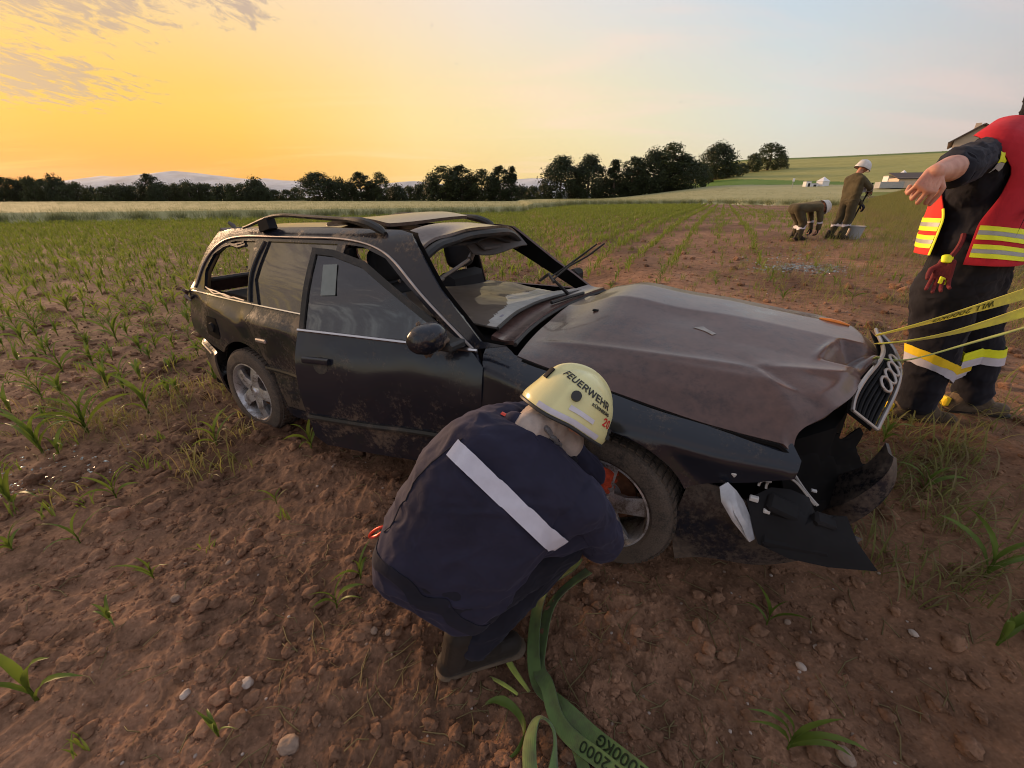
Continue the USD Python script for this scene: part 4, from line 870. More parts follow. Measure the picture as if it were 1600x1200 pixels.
def boot(heel, d, L=.29, h=.16, tilt=0.0, shaft=None):
    """a work boot: heel on the ground, toe along d"""
    d = unit(A(d[0], d[1], 0)); r = A(-d[1], d[0], 0); z = A(0, 0, 1); h0 = np.asarray(heel, float)
    dz = z * tilt
    B = [((h0 + z * .045, .045), (h0 + d * .10 + z * .05, .050)), ((h0 + d * .10 + z * .050, .050), (h0 + d * (L - .06) + z * .038 - dz, .044)), ((h0 + d * .02 + z * .06, .050), (h0 + d * .045 + z * h, .056)), ((h0 + d * .05 + z * h, .055), (h0 + d * .16 + z * .06, .045))]
    m = blob(hullchain(B), .014, 6)
    v = np.array(m.vertices); v[:, 2] = np.maximum(v[:, 2], h0[2] + .004); sole = [((h0 + d * -.005 + z * .012, A(.046, .046, .014)), (h0 + d * .10 + z * .012, A(.042, .042, .014))), ((h0 + d * .10 + z * .012, A(.044, .044, .013)), (h0 + d * (L - .05) + z * .012, A(.052, .052, .013)))]
    return TM(v, m.faces), blob(hullchain(sole), .03, 2)
def helmet(c, f, u, s=1.0, name='helmet', parent=None, shell='helmet_shell', rich=False):
    f, u = unit(f), unit(u); r = np.cross(f, u); Rm = np.stack([f, r, u], 1); c = np.asarray(c, float)
    ax = A(.152, .124, .132) * s
    def dome(az, el, off=0.0):
        """az from the right side towards the front, el from the rim"""
        p = np.stack([np.cos(el) * np.sin(az), np.cos(el) * np.cos(az), np.sin(el)], -1)
        q = p * (ax + np.asarray(off, float)[..., None])
        flare = smoothstep(-el, -.2, .40) * (.016 + .010 * np.abs(np.sin(az))) * s
        q = q + p * [1, 1, 0] * flare[..., None]
        back = smoothstep(-np.sin(az), .2, .9) * smoothstep(-el, -.25, .2)
        q[..., 2] -= .015 * s * back
        rid = np.exp(-(q[..., 1] / (.017 * s)) ** 4) * smoothstep(el, .2, .7) * .014 * s
        q = q + p * rid[..., None]
        return c + q @ Rm.T
    h = cd(UsdGeom.Xform.Define(stage, numbered(str(parent.GetPath()) + '/' + name)).GetPrim())
    g = grid(72, 30, lambda a, b: dome(a * 2 * math.pi, -.40 + b * (math.pi / 2 + .40)))
    g = trimesh.Trimesh(g.vertices, g.faces, process=True)
    if (g.face_normals * (g.triangles_center - c)).sum(1).mean() < 0: g.invert()
    obj('shell', thick(g, .005), shell, h)
    t = np.linspace(0, 2 * math.pi, 60)
    obj('rim_trim', tube(dome(t, np.full(60, -.405), .001), .0065 * s, 6, cap=False), 'letter_black', h)
    return h, dome
def lettering(dome, text, az0, el0, height, mat_, parent, name='lettering', bold=True, slope=0.0, off=.0015, squash=1.0):
    m = meshkit.text_mesh(text, height, .0008, bold); 
    m = m.subdivide_to_size(.006) if hasattr(m, 'subdivide_to_size') else m
    v = np.array(m.vertices); x, y = v[:, 0] * squash, v[:, 1]
    el = el0 + (y - slope * x) / .138; az = az0 + x / (.130 * np.cos(el0))
    obj(name, TM(dome(az, el, off + v[:, 2]), m.faces), mat_, parent, smooth=False)

# --- firefighter crouching at the front wheel
p1 = thing('person', 'firefighter in navy jacket crouching at the front wheel, wearing a yellow helmet', 'person', (0, 0, 0))
PEL, NECK = A(-.215, 1.005, .475), A(.045, 1.165, .865)
LS, RS = A(-.10, 1.15, .875), A(.21, 1.10, .655)
SPINE = unit(NECK - PEL); LAT = unit(RS - LS); BACK = unit(np.cross(SPINE, LAT)); BACK = BACK if BACK[1] < 0 else -BACK
RE, RWR = A(.325, 1.165, .43), A(.31, 1.30, .30)
LE, LWR = A(.10, 1.46, .76), A(.33, 1.44, .52)
RH, LH = PEL + LAT * .10 - A(0, 0, .02), PEL - LAT * .10
RK, LK = A(.17, 1.17, .40), A(-.03, 1.42, .46)
RA, LA = A(-.135, .99, .085), A(-.30, 1.20, .085)
HC, HF, HU = A(.190, 1.258, .900), A(.76, .162, -.636), A(.57, .30, .75)
HU = unit(HU - unit(HF) * (HU @ unit(HF)))
bodyB = [((PEL + LAT * .07, .10), (PEL - LAT * .07, .10)), ((PEL, .12), (NECK - SPINE * .18, .13)), ((LS, .06), (RS, .06)), ((NECK - SPINE * .18, .13), (NECK - SPINE * .05, .08)), ((NECK - SPINE * .04, .055), (HC - unit(HU) * .06, .055)),
         ((RS, .052), (RE, .042)), ((RE, .042), (RWR, .030)), ((LS, .052), (LE, .042)), ((LE, .042), (LWR, .030)), ((RH, .085), (RK, .055)), ((RK, .055), (RA, .038)), ((LH, .085), (LK, .055)), ((LK, .055), (LA, .038))]
bodyB += head_bones(HC, HF, HU, .95) + hand(RWR, A(.15, .8, -.45), A(-.5, .3, -.6), True, .7) + hand(LWR, A(.75, .1, -.55), A(-.2, .9, -.2), False, .6)
obj('body', blob(hullchain(bodyB), .012, 6), 'skin', p1)
obj('eye', eyes(HC, HF, HU, .95), 'sticker_white', p1)
# jacket: a full back, bloused over the hips
jb = []
for a, ra, b, rb in ((PEL + LAT * .10 + BACK * .02, .150, PEL - LAT * .10 + BACK * .02, .150),):
    jb.append(((a, ra), (b, rb)))
mid = (PEL + NECK) / 2
def quad(pts): 
    s = trimesh.creation.icosphere(2, 1.0).vertices
    return m3.Manifold.hull_points(np.vstack([s * r + np.asarray(c) for c, r in pts]))
hem = PEL - SPINE * .055
parts = [quad([(hem + LAT * .115 + BACK * .0, .115), (hem - LAT * .105 + BACK * .0, .115), (PEL + SPINE * .06 + LAT * .10, .140), (PEL + SPINE * .06 - LAT * .105, .140)]),
         quad([(PEL + SPINE * .06 + LAT * .10, .140), (PEL + SPINE * .06 - LAT * .105, .140), (mid + LAT * .115 + BACK * .025, .130), (mid - LAT * .12 + BACK * .025, .130)]),
         quad([(mid + LAT * .115 + BACK * .025, .130), (mid - LAT * .12 + BACK * .025, .130), (NECK - SPINE * .13 + LAT * .12 + BACK * .02, .115), (NECK - SPINE * .13 - LAT * .12 + BACK * .02, .115)]),
         quad([(NECK - SPINE * .13 + LAT * .12 + BACK * .02, .115), (NECK - SPINE * .13 - LAT * .12 + BACK * .02, .115), (RS, .085), (LS, .085), (NECK - SPINE * .03, .075)]),
         hullchain([((RS, .090), (RE, .078)), ((RE, .080), (RWR, .062)), ((mid + LAT * .13 + BACK * .015, .115), (RS + BACK * .02, .085)), ((RS + BACK * .01, .088), (mid + LAT * .17, .10)), ((mid + LAT * .16, .10), (RE * .7 + RS * .3 - LAT * .02, .075)), ((LS, .088), (LE, .075)), ((LE, .075), (LWR, .058))])]
jm = m3.Manifold.batch_boolean(parts, m3.OpType.Add)
jacket = blob(jm, .0095, 36)
jacket_s = wrinkle(jacket, .010, 5.5, 11, axis=LAT)
jacket = wrinkle(wrinkle(jacket_s, .011, 8.0, 17, axis=unit(LAT + SPINE * .6), pw=3), .005, 17.0, 15, axis=unit(LAT - SPINE * .5), pw=3); trimesh.smoothing.filter_taubin(jacket, iterations=4)
obj('jacket', jacket, 'navy_cloth', p1, smooth=True)
# gathered waistband hem and seams
hp = []
for t in np.linspace(0, 2 * math.pi, 41): hp.append(hem - SPINE * .035 + LAT * .27 * math.cos(t) + BACK * .2 * math.sin(t))
hp = on(jacket, np.array(hp), .002)
obj('jacket_hem', band(jacket, hp[np.r_[0:41]], SPINE, .055, .004, 70, 4, .003), 'navy_trouser', p1)
obj('seam', tube(on(jacket, np.linspace(LS - LAT * .06 + BACK * .12 - SPINE * .02, PEL - LAT * .30 + BACK * .10, 26), .001), .0022, 5), 'navy_trouser', p1)
st0, st1 = A(-.175, 1.02, .915), A(.165, .945, .575)
obj('reflective_stripe', band(jacket_s, np.stack([st0, (st0 + st1) / 2 + BACK * .05 + A(.004, 0, .012), st1]), unit(SPINE), .058, .011, 50, 7, .004), 'reflective_silver', p1)
obj('collar', blob(hullchain([((NECK - LAT * .055 + SPINE * .01, .038), (NECK + LAT * .065 + SPINE * .01 + A(.02, .02, 0), .040)), ((NECK + LAT * .065 + SPINE * .01, .040), (NECK + LAT * .06 + A(.07, .08, .0), .036))]), .012, 8), 'navy_cloth', p1)
obj('shoulder_loop', tube(on(jacket, np.linspace(NECK - LAT * .05 + SPINE * .02, LS + SPINE * .12 + LAT * .02, 10), .006), .009, 6, flat=.4), 'anodised_red', p1)
# trousers
tb = [((RH, .125), (RK, .092)), ((RK, .092), (RA + A(0, 0, .05), .072)), ((LH, .125), (LK, .090)), ((LK, .090), (LA + A(0, 0, .05), .070)), ((RH, .13), (LH, .13))]
tr = wrinkle(blob(hullchain(tb), .014, 12), .010, 12, 3)
obj('trousers', tr, 'navy_trouser', p1, smooth=True)
GZ = lambda x, y: float(ground_z(x, y)[0])
for hxy, d in (((-.225, .955), (.80, .28)), ((-.28, 1.26), (.8, .5))):
    b, so = boot(A(hxy[0], hxy[1], GZ(*hxy) - .005), d, .29, .17)
    bt = cd(UsdGeom.Xform.Define(stage, numbered(str(p1.GetPath()) + '/boot')).GetPrim()); obj('upper', b, 'leather_boot', bt, smooth=True); obj('sole', so, 'dusty_boot', bt)
# gloves
for w, d, pm, rt, cu in ((RWR, A(.15, .8, -.45), A(-.5, .3, -.6), True, .7), (LWR, A(.75, .1, -.55), A(-.2, .9, -.2), False, .6)):
    obj('glove', blob(hullchain(hand(w, d, pm, rt, cu, 1.16)), .006, 4), 'red_glove', p1)
car_b = on(jacket, A(-.40, 1.03, .60)[None], .0)[0]
kk = np.linspace(0, 2 * math.pi, 21); kd = unit(A(-.70, .0, -.55)); kn = unit(A(.3, -.9, .1)); 
obj('carabiner', tube(car_b + kd * .030 + np.cos(kk)[:, None] * kd * .034 + np.sin(kk)[:, None] * np.cross(kd, kn) * .012, .0045, 6, cap=False), 'anodised_red', p1, label='red carabiner at the hip')
# neck cloth and helmet
r_ = np.cross(unit(HF), HU)
hc = blob(hullchain([((NECK + A(.0, .0, .02), .056), (HC - HU * .075 - unit(HF) * .03, .074)), ((HC - HU * .075 - unit(HF) * .03, .076), (HC - HU * .09 + unit(HF) * .05, .068)), ((HC - HU * .08 - unit(HF) * .06, .07), (NECK + A(-.01, -.01, .0), .058))]), .010, 8)
hc = wrinkle(hc, .008, 18, 8, axis=HU, pw=3); obj('neck_guard', hc, 'neck_cloth', p1, smooth=True, label='beige neck cloth under the helmet')
obj('neck_lining', tube(on(hc, np.linspace(HC - HU * .07 + r_ * .10 - unit(HF) * .09, HC - HU * .12 + r_ * .09 + unit(HF) * .02, 12), .002), [.012, .02, .018, .012, .016, .02, .02, .016, .014, .016, .014, .008], 8, flat=.4), 'grey_cloth', p1)
obj('chin_strap', box(.075, .03, .05, HC - HU * .135 + unit(HF) * .075 + r_ * .05, .012, rot=(.2, .5, .2)), 'black_cloth', p1)
HB = HC + HU * .022
hp1, dome = helmet(HB, HF, HU, 1.0, parent=p1)
lettering(dome, 'FEUERWEHR', -1.22, .56, .025, 'letter_black', hp1, slope=.10, squash=.86)
lettering(dome, 'KÜRNBERG', -.12, .30, .0105, 'letter_black', hp1, 'small_lettering', slope=0)
lettering(dome, '20', .36, .06, .026, 'letter_red', hp1, 'number', squash=1.1)
def patch(az0, az1, el0, el1, off, t=.001, n=10):
    g = grid(n, n, lambda u, v: dome(az0 + (az1 - az0) * u, el0 + (el1 - el0) * v, off)); g2 = thick(g, t)
    return g2
obj('reflective_band', patch(-1.1, .42, -.34, -.20, .002), 'reflective_silver', hp1)
obj('name_label', patch(-.50, .12, -.06, .05, .0025), 'sticker_white', hp1)
kb = dome(np.array([-.52]), np.array([.26]), .004)[0]; kd_ = unit(kb - HB)
kn_ = trimesh.creation.cylinder(.0165, .016, sections=24); kn_.apply_transform(trimesh.geometry.align_vectors([0, 0, 1], kd_)); kn_.apply_translation(kb)
obj('visor_knob', kn_, 'letter_black', hp1)
obj('clip', cat([patch(.80, 1.08, -.16, -.06, .010, .010, 5), patch(.80, 1.08, .0, .09, .010, .010, 5), patch(.82, 1.06, -.08, .02, .006, .006, 5)]), 'letter_black', hp1)
obj('rear_clip', patch(-1.62, -1.45, .22, .50, .006, .006, 5), 'black_plastic', hp1)

# --- helper standing at the right with straps
p2 = thing('person', 'helper in navy clothes and red reflective vest standing at the right edge, arm stretched out', 'person', (0, 0, 0))
FX = unit(A(.52, -.855, 0))
RSd = unit(np.cross(FX, A(0, 0, 1)))                     # his right: towards the camera and to the left of the picture
HIP, NK = A(2.50, 2.35, 1.12), A(2.56, 2.45, 1.92)
rs, ls = A(2.25, 2.25, 1.75), A(2.73, 2.52, 1.79)
re, rw = A(1.985, 2.08, 1.695), A(1.725, 1.90, 1.66)
le, lw = A(2.92, 2.56, 1.50), A(3.02, 2.34, 1.34)
f1, f2 = A(2.50, 2.30, 0), A(2.84, 2.32, 0)
f1[2], f2[2] = GZ(f1[0], f1[1]), GZ(f2[0], f2[1])
k1, k2 = A(2.45, 2.27, .72), A(2.74, 2.34, .78)
hp_1, hp_2 = HIP + RSd * .10 + A(-.02, 0, -.04), HIP - RSd * .10 + A(.04, 0, -.04)
hC = NK + A(.31, .16, .13); hF = unit(A(.75, -.65, -.1)); hU = unit(A(.35, .1, 1.0))
bb = [((HIP + RSd * .07, .11), (HIP - RSd * .07, .11)), ((HIP, .13), (NK - A(0, 0, .22), .14)), ((rs, .065), (ls, .065)), ((NK - A(0, 0, .22), .14), (NK - A(0, 0, .05), .075)), ((NK - A(0, 0, .05), .058), (hC - A(0, 0, .06), .056)), ((rs, .060), (re, .046)),
      ((re, .050), (re * .6 + rw * .4 + A(0, 0, .0), .052)), ((re * .6 + rw * .4, .052), (rw, .033)), ((ls, .058), (le, .045)), ((le, .045), (lw, .030)), ((hp_1, .09), (k1, .06)), ((k1, .06), (f1 + A(0, 0, .10), .042)), ((hp_2, .09), (k2, .06)), ((k2, .06), (f2 + A(0, 0, .1), .042))]
bb += head_bones(hC, hF, hU) + hand(rw, A(-.55, -.42, -.72), A(.25, .75, -.5), True, 1.45, 1.0, .8) + hand(lw, A(.6, -.7, -.3), A(-.6, -.3, -.6), False, .8)
obj('body', blob(hullchain(bb), .010, 5), 'skin', p2)
obj('eye', eyes(hC, hF, hU), 'sticker_white', p2)
jk = [quad([(HIP + RSd * .10 + A(0, 0, .0), .15), (HIP - RSd * .10, .15), (HIP + RSd * .11 + A(.01, 0, .22), .145), (HIP - RSd * .11 + A(.01, 0, .22), .145)]),
      quad([(HIP + RSd * .11 + A(.01, 0, .22), .145), (HIP - RSd * .11 + A(.01, 0, .22), .145), (NK - A(0, 0, .26) + RSd * .13, .145), (NK - A(0, 0, .26) - RSd * .13, .145)]),
      quad([(NK - A(0, 0, .26) + RSd * .13, .145), (NK - A(0, 0, .26) - RSd * .13, .145), (rs + A(.03, .03, -.01), .080), (ls, .095), (NK - A(0, 0, .08), .075)]),
      hullchain([((rs + A(.02, .03, 0), .080), (re, .076)), ((re, .078), (re * .85 + rw * .15 - A(0, 0, .012), .070)), ((ls, .095), (le, .075)), ((le, .075), (lw, .055)), ((rs - A(0, 0, .03), .085), (NK - A(.05, 0, .40) + RSd * .12, .11))])]
jkb = blob(m3.Manifold.batch_boolean(jk, m3.OpType.Add), .014, 14); jk2 = wrinkle(wrinkle(jkb, .012, 8, 21), .005, 22, 23)
obj('shirt', jk2, 'black_cloth', p2, smooth=True)
cu = [re * .83 + rw * .17 - A(0, 0, .012) + unit(np.cross(rw - re, A(0, 0, 1))) * .067 * math.cos(t) + unit(np.cross(np.cross(rw - re, A(0, 0, 1)), rw - re)) * .067 * math.sin(t) for t in np.linspace(0, 2 * math.pi, 20)]
obj('rolled_cuff', tube(np.array(cu), .008, 7, cap=False), 'black_cloth', p2)
tb = [((hp_1, .14), (k1, .108)), ((k1, .108), (f1 + A(0, 0, .12), .088)), ((hp_2, .14), (k2, .105)), ((k2, .105), (f2 + A(0, 0, .14), .085)), ((hp_1 + A(0, 0, .05), .15), (hp_2 + A(0, 0, .05), .15))]
tr2b = blob(hullchain(tb), .016, 12); tr2 = wrinkle(wrinkle(tr2b, .013, 7, 31), .006, 18, 33)
obj('trousers', tr2, 'black_cloth', p2, smooth=True)
def around(c, r, ax=A(0, 0, 1), n=36, a0=0, a1=2 * math.pi, tilt=0.0):
    t = np.linspace(a0, a1, n); return np.stack([c[0] + r * np.cos(t), c[1] + r * np.sin(t), c[2] + tilt * np.cos(t)], -1)
for kk_, tl_ in ((k1, -.05), (k2, .02)):
    for dz, w, mt in ((.0, .052, 'amber_yellow' if kk_ is k1 else 'neon_yellow'), (-.052, .050, 'reflective_silver')):
        obj('leg_band', band(tr2b, around(kk_ + A(0, 0, dz - .02), .2, tilt=tl_), A(0, 0, 1), w, .019, 50, 4, .002), mt, p2)
for ff_, d in ((f1, (.9, -.45)), (f2, (.95, -.25))):
    hl = ff_ - A(d[0], d[1], 0) * .07; hl[2] = GZ(hl[0], hl[1]) - .004
    b, so = boot(hl, d, .30, .17)
    bt = cd(UsdGeom.Xform.Define(stage, numbered(str(p2.GetPath()) + '/boot')).GetPrim()); obj('upper', b, 'dusty_boot', bt, smooth=True); obj('sole', so, 'leather_boot', bt)
    dd = unit(A(d[0], d[1], 0)); obj('heel_tab', box(.035, .05, .06, hl - dd * .045 + A(0, 0, .065), .01, rot=(0, 0, math.atan2(d[1], d[0]))), 'amber_yellow', bt)
    obj('laces', box(.06, .05, .035, hl + dd * .10 + A(0, 0, .135), .012, rot=(0, .7, math.atan2(d[1], d[0]))), 'red_vest', bt)
# vest: a front panel and a back panel over the shoulders, open at the side
tors = blob(m3.Manifold.batch_boolean([quad([(HIP + RSd * .13 + A(.01, 0, .06), .20), (HIP - RSd * .13 + A(.01, 0, .06), .20), (NK - A(0, 0, .30) + RSd * .14, .185), (NK - A(0, 0, .30) - RSd * .13, .175)]), quad([(NK - A(0, 0, .30) + RSd * .14, .185), (NK - A(0, 0, .30) - RSd * .13, .175), (rs + A(.05, .02, .0), .115), (ls, .105), (NK - A(0, 0, .06), .095)])], m3.OpType.Add), .014, 14)
def vest_panel(a_lo, a_hi, hem, nu=46, nv=40, ztop=.30, t1=1.0):
    """a cloth panel wrapped round the chest: a_lo, a_hi give the angle limits up the panel (0 hem, 1 shoulder)"""
    t = np.linspace(0, t1, nv); O, D = [], []
    for tj in t:
        z = hem + (NK[2] - ztop - hem) * min(1, tj / .62); el = max(0, (tj - .62) / .38) * math.radians(63)
        c = HIP + (NK - HIP) * np.clip((z - HIP[2]) / (NK[2] - HIP[2]), 0, 1); c = A(c[0], c[1], z)
        for a_ in np.radians(np.linspace(a_lo(tj), a_hi(tj), nu)):
            O.append(c); D.append((FX * math.cos(a_) + RSd * math.sin(a_)) * math.cos(el) + A(0, 0, 1) * math.sin(el))
    O, D = np.array(O), np.array(D)
    loc, ir, _ = tors.ray.intersects_location(O, D, multiple_hits=True)
    best = np.full(len(O), .18); d = ((loc - O[ir]) * D[ir]).sum(1); np.maximum.at(best, ir, d)
    P = O + D * (best + .010 + .012 * smoothstep(np.repeat(t, nu), .4, .7))[:, None]
    P = P + (.016 * (meshkit.noise(P * 7, 61) - .5))[:, None] * D
    j, i = np.meshgrid(np.arange(nv - 1), np.arange(nu - 1), indexing='ij'); k = (j * nu + i).ravel()
    m = TM(P, np.vstack([np.stack([k, k + 1, k + nu + 1], 1), np.stack([k, k + nu + 1, k + nu], 1)]))
    if (m.face_normals * D[m.faces[:, 0]]).sum(1).mean() < 0: m = TM(P, m.faces[:, ::-1])
    return m
vf = vest_panel(lambda t: -100 + 45 * smoothstep(t, .35, 1), lambda t: 80 - 8 * smoothstep(t, .3, .6) + 42 * smoothstep(t, .66, .9), 1.262); vb = vest_panel(lambda t: 106 + 22 * smoothstep(t, .3, .8), lambda t: 200 + 20 * t, 1.29, t1=.66)
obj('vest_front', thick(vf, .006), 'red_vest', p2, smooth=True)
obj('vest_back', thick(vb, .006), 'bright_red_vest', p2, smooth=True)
obj('vest_edging', cat([tube(np.array(vb.vertices).reshape(40, 46, 3)[:26, 0], .007, 6, flat=.5)]), 'neon_yellow', p2)
def vest_band(a0, a1, z, w, mt, on_=None):
    t = np.radians(np.linspace(a0, a1, 24)); c = HIP + (NK - HIP) * np.clip((z - HIP[2]) / (NK[2] - HIP[2]), 0, 1)
    P = np.stack([c + FX * .30 * math.cos(k) + RSd * .30 * math.sin(k) for k in t]); P[:, 2] = z
    return obj('vest_stripe', band(vf if a1 < 90 else vb, P, A(0, 0, 1), w, .0035, 30, 3, .002), mt, p2)
for z0, (a0, a1) in ((1.275, (-95, 79)), (1.305, (107, 178))):
    for k in (0, 1):
        zb_ = z0 + .017 + k * .085
        vest_band(a0, a1, zb_ + .010, .022, 'neon_yellow'); vest_band(a0, a1, zb_ + .031, .020, 'reflective_grey'); vest_band(a0, a1, zb_ + .052, .022, 'neon_yellow')
obj('vest_label', band(vf, np.linspace(NK + FX * .3 + RSd * .15 - A(0, 0, .17), NK + FX * .34 + RSd * .02 - A(0, 0, .17), 3), A(0, 0, 1), .022, .005, 10, 3, .002), 'sticker_white', p2)
obj('vest_pocket', band(vf, np.linspace(NK + FX * .28 + RSd * .20 - A(0, 0, .38), NK + FX * .36 - RSd * .05 - A(0, 0, .38), 3), A(0, 0, 1), .045, .005, 12, 3, .002), 'black_cloth', p2)
obj('pocket_flash', band(vf, np.linspace(NK + FX * .33 + RSd * .11 - A(0, 0, .43), NK + FX * .34 + RSd * .07 - A(0, 0, .43), 3), A(0, 0, 1), .05, .006, 6, 3, .002), 'neon_yellow', p2)
for dz, mt in ((.0, 'neon_yellow'), (-.050, 'reflective_grey')):
    q = rs * .9 + re * .1 + A(.0, -.12, -.01 + dz); obj('sleeve_patch', band(jkb, np.linspace(q - A(.04, 0, 0), q + A(.04, 0, 0), 3), A(0, 0, 1), .048, .013, 10, 4, .002), mt, p2)
g0 = A(2.235, 2.20, 1.28)
obj('glove_clip', tube([g0 + A(.05, .03, .12), g0 + A(.02, .0, .06), g0 + A(-.02, -.01, .0)], .011, 6, spline=12), 'maroon_glove', p2)
gl_b = hand(g0 + A(-.015, -.01, -.01), A(-.08, -.05, -1), A(-.5, -.6, 0), True, .55, .95)
obj('hanging_glove', blob(hullchain(gl_b), .007, 4), 'maroon_glove', p2, label='red and yellow glove hanging from the belt')
obj('glove_cuff', blob(hullchain([((g0 + A(-.015, 0, .015), A(.026, .020, .010)), (g0 + A(-.02, -.01, -.008), A(.026, .020, .009)))]), .01, 3), 'neon_yellow', p2)
obj('glove_knuckles', cat([box(.009, .010, .034, g0 + A(-.05 + .018 * k, -.045 + .008 * k, -.095 - .004 * k), .003) for k in range(4)]), 'neon_yellow', p2)
hair = [((hC + hU * .04 - hF * .02, .092), (hC + hU * .055 + hF * .03, .078)), ((hC + hU * .02 - hF * .04, .088), (hC - hU * .05 - hF * .05, .062))]
obj('hair', wrinkle(blob(hullchain(hair), .008, 4), .008, 40, 3), 'black_cloth', p2)

# --- the two firefighters working farther off in the field
def far_person(label, hip, neck, shoulders, elbows, wrists, knees, feet, hc_, hf, hu, shell):
    p = thing('person', label, 'person', (0, 0, 0))
    (R1, L1), (R2, L2), (R3, L3), (R4, L4), (R5, L5) = shoulders, elbows, wrists, knees, feet
    lat_ = unit(R1 - L1); hr, hl = hip + lat_ * .1, hip - lat_ * .1
    B = [((hip, .10), (neck, .07)), ((R1, .05), (L1, .05)), ((neck, .06), (hc_, .07)), ((R1, .05), (R2, .042)), ((R2, .042), (R3, .03)), ((L1, .05), (L2, .042)), ((L2, .042), (L3, .03)), ((hr, .08), (R4, .055)), ((R4, .055), (R5 + A(0, 0, .1), .04)), ((hl, .08), (L4, .055)), ((L4, .055), (L5 + A(0, 0, .1), .04))]
    B += head_bones(hc_, hf, hu) + hand(R3, R3 - R2, A(0, .3, -1), True, .7) + hand(L3, L3 - L2, A(0, .3, -1), False, .7)
    obj('body', blob(hullchain(B), .012, 4), 'skin', p)
    J = m3.Manifold.batch_boolean([quad([(hr, .115), (hl, .115), (R1, .085), (L1, .085), (neck, .075)]), hullchain([((R1, .080), (R2, .062)), ((R2, .062), (R3, .05)), ((L1, .08), (L2, .062)), ((L2, .062), (L3, .05))])], m3.OpType.Add)
    j = wrinkle(blob(J, .03, 8), .012, 7, 5); obj('jacket', j, 'olive_cloth', p, smooth=True)
    T = wrinkle(blob(hullchain([((hr, .115), (R4, .088)), ((R4, .088), (R5 + A(0, 0, .10), .072)), ((hl, .115), (L4, .088)), ((L4, .088), (L5 + A(0, 0, .10), .072)), ((hr, .12), (hl, .12))]), .03, 8), .012, 7, 6); obj('trousers', T, 'olive_trouser', p, smooth=True)
    for F5, K in ((R5, R4), (L5, L4)):
        d = unit(hf * [1, 1, 0]); b, so = boot(F5 - d * .08, d, .29, .16); obj('boot', cat([b, so]), 'leather_boot', p)
        ax = unit(F5 - K); pth = around(K + ax * .12, .2); obj('leg_band', band(T, pth, ax, .06, .006, 30, 3, .003), 'reflective_silver', p)
    for E_, W_ in ((R2, R3), (L2, L3)):
        ax = unit(W_ - E_); u1 = unit(np.cross(ax, A(.3, 1, .2))); u2 = np.cross(ax, u1); c = E_ * .6 + W_ * .4
        obj('sleeve_band', band(j, np.array([c + .12 * (u1 * math.cos(t) + u2 * math.sin(t)) for t in np.linspace(0, 6.28, 20)]), ax, .04, .006, 24, 3, .003), 'reflective_silver', p)
    for W_, E_ in ((R3, R2), (L3, L2)): obj('glove', blob(hullchain(hand(W_, W_ - E_, A(0, .3, -1), W_ is R3, .7, 1.2)), .010, 3), 'black_cloth', p)
    helmet(hc_ + unit(hu) * .02, hf, hu, 1.05, parent=p, shell=shell)
    return p
y0 = 11.3; zf = lambda x, y: GZ(x, y)
far_person('distant firefighter in olive overalls standing upright with a shovel', A(8.40, y0, 1.50), A(8.37, y0 - .02, 2.06), (A(8.40, y0 - .17, 1.98), A(8.34, y0 + .17, 1.98)), (A(8.60, y0 - .25, 1.80), A(8.52, y0 + .18, 1.68)), (A(8.74, y0 - .10, 1.74), A(8.68, y0 - .02, 1.44)), (A(8.44, y0 - .10, 1.06), A(8.34, y0 + .1, 1.06)),
           (A(8.36, y0 - .12, zf(8.36, y0 - .12)), A(8.22, y0 + .10, zf(8.22, y0 + .1))), A(8.46, y0 - .02, 2.24), A(.9, -.15, -.40), A(.40, 0, .9), 'white_plastic')
sv = thing('shovel', 'shovel with dark shaft held by the distant standing firefighter', 'shovel', (0, 0, 0))
s0, s1 = A(8.77, y0 - .08, 1.90), A(8.58, y0 + .02, .86)
obj('shaft', tube([s0, s1], .017, 8), 'black_plastic', sv); sd = unit(s1 - s0)
obj('blade', thick(grid(6, 6, lambda u, v: s1 + sd * .26 * u[..., None] + A(.05, .99, 0) * ((v - .5) * .20 * (1 - .35 * u ** 2))[..., None] + A(.9, -.05, -.1) * (.03 * (2 * v - 1) ** 2)[..., None]), .004), 'bare_metal', sv)
xb = 7.86
far_person('distant firefighter in olive overalls bending down to the ground, white helmet', A(7.18, y0 + .1, 1.32), A(7.67, y0 + .05, 1.42), (A(7.62, y0 - .12, 1.36), A(7.60, y0 + .24, 1.36)), (A(7.69, y0 - .14, 1.10), A(7.71, y0 + .25, 1.10)), (A(7.74, y0 - .10, .86), A(7.76, y0 + .22, .86)), (A(7.36, y0 - .02, 1.00), A(7.40, y0 + .20, 1.00)),
           (A(7.32, y0 - .06, zf(7.32, y0 - .06)), A(7.40, y0 + .24, zf(7.40, y0 + .24))), A(7.84, y0 + .05, 1.36), A(.30, -.1, -.95), A(.95, 0, .25), 'white_plastic')
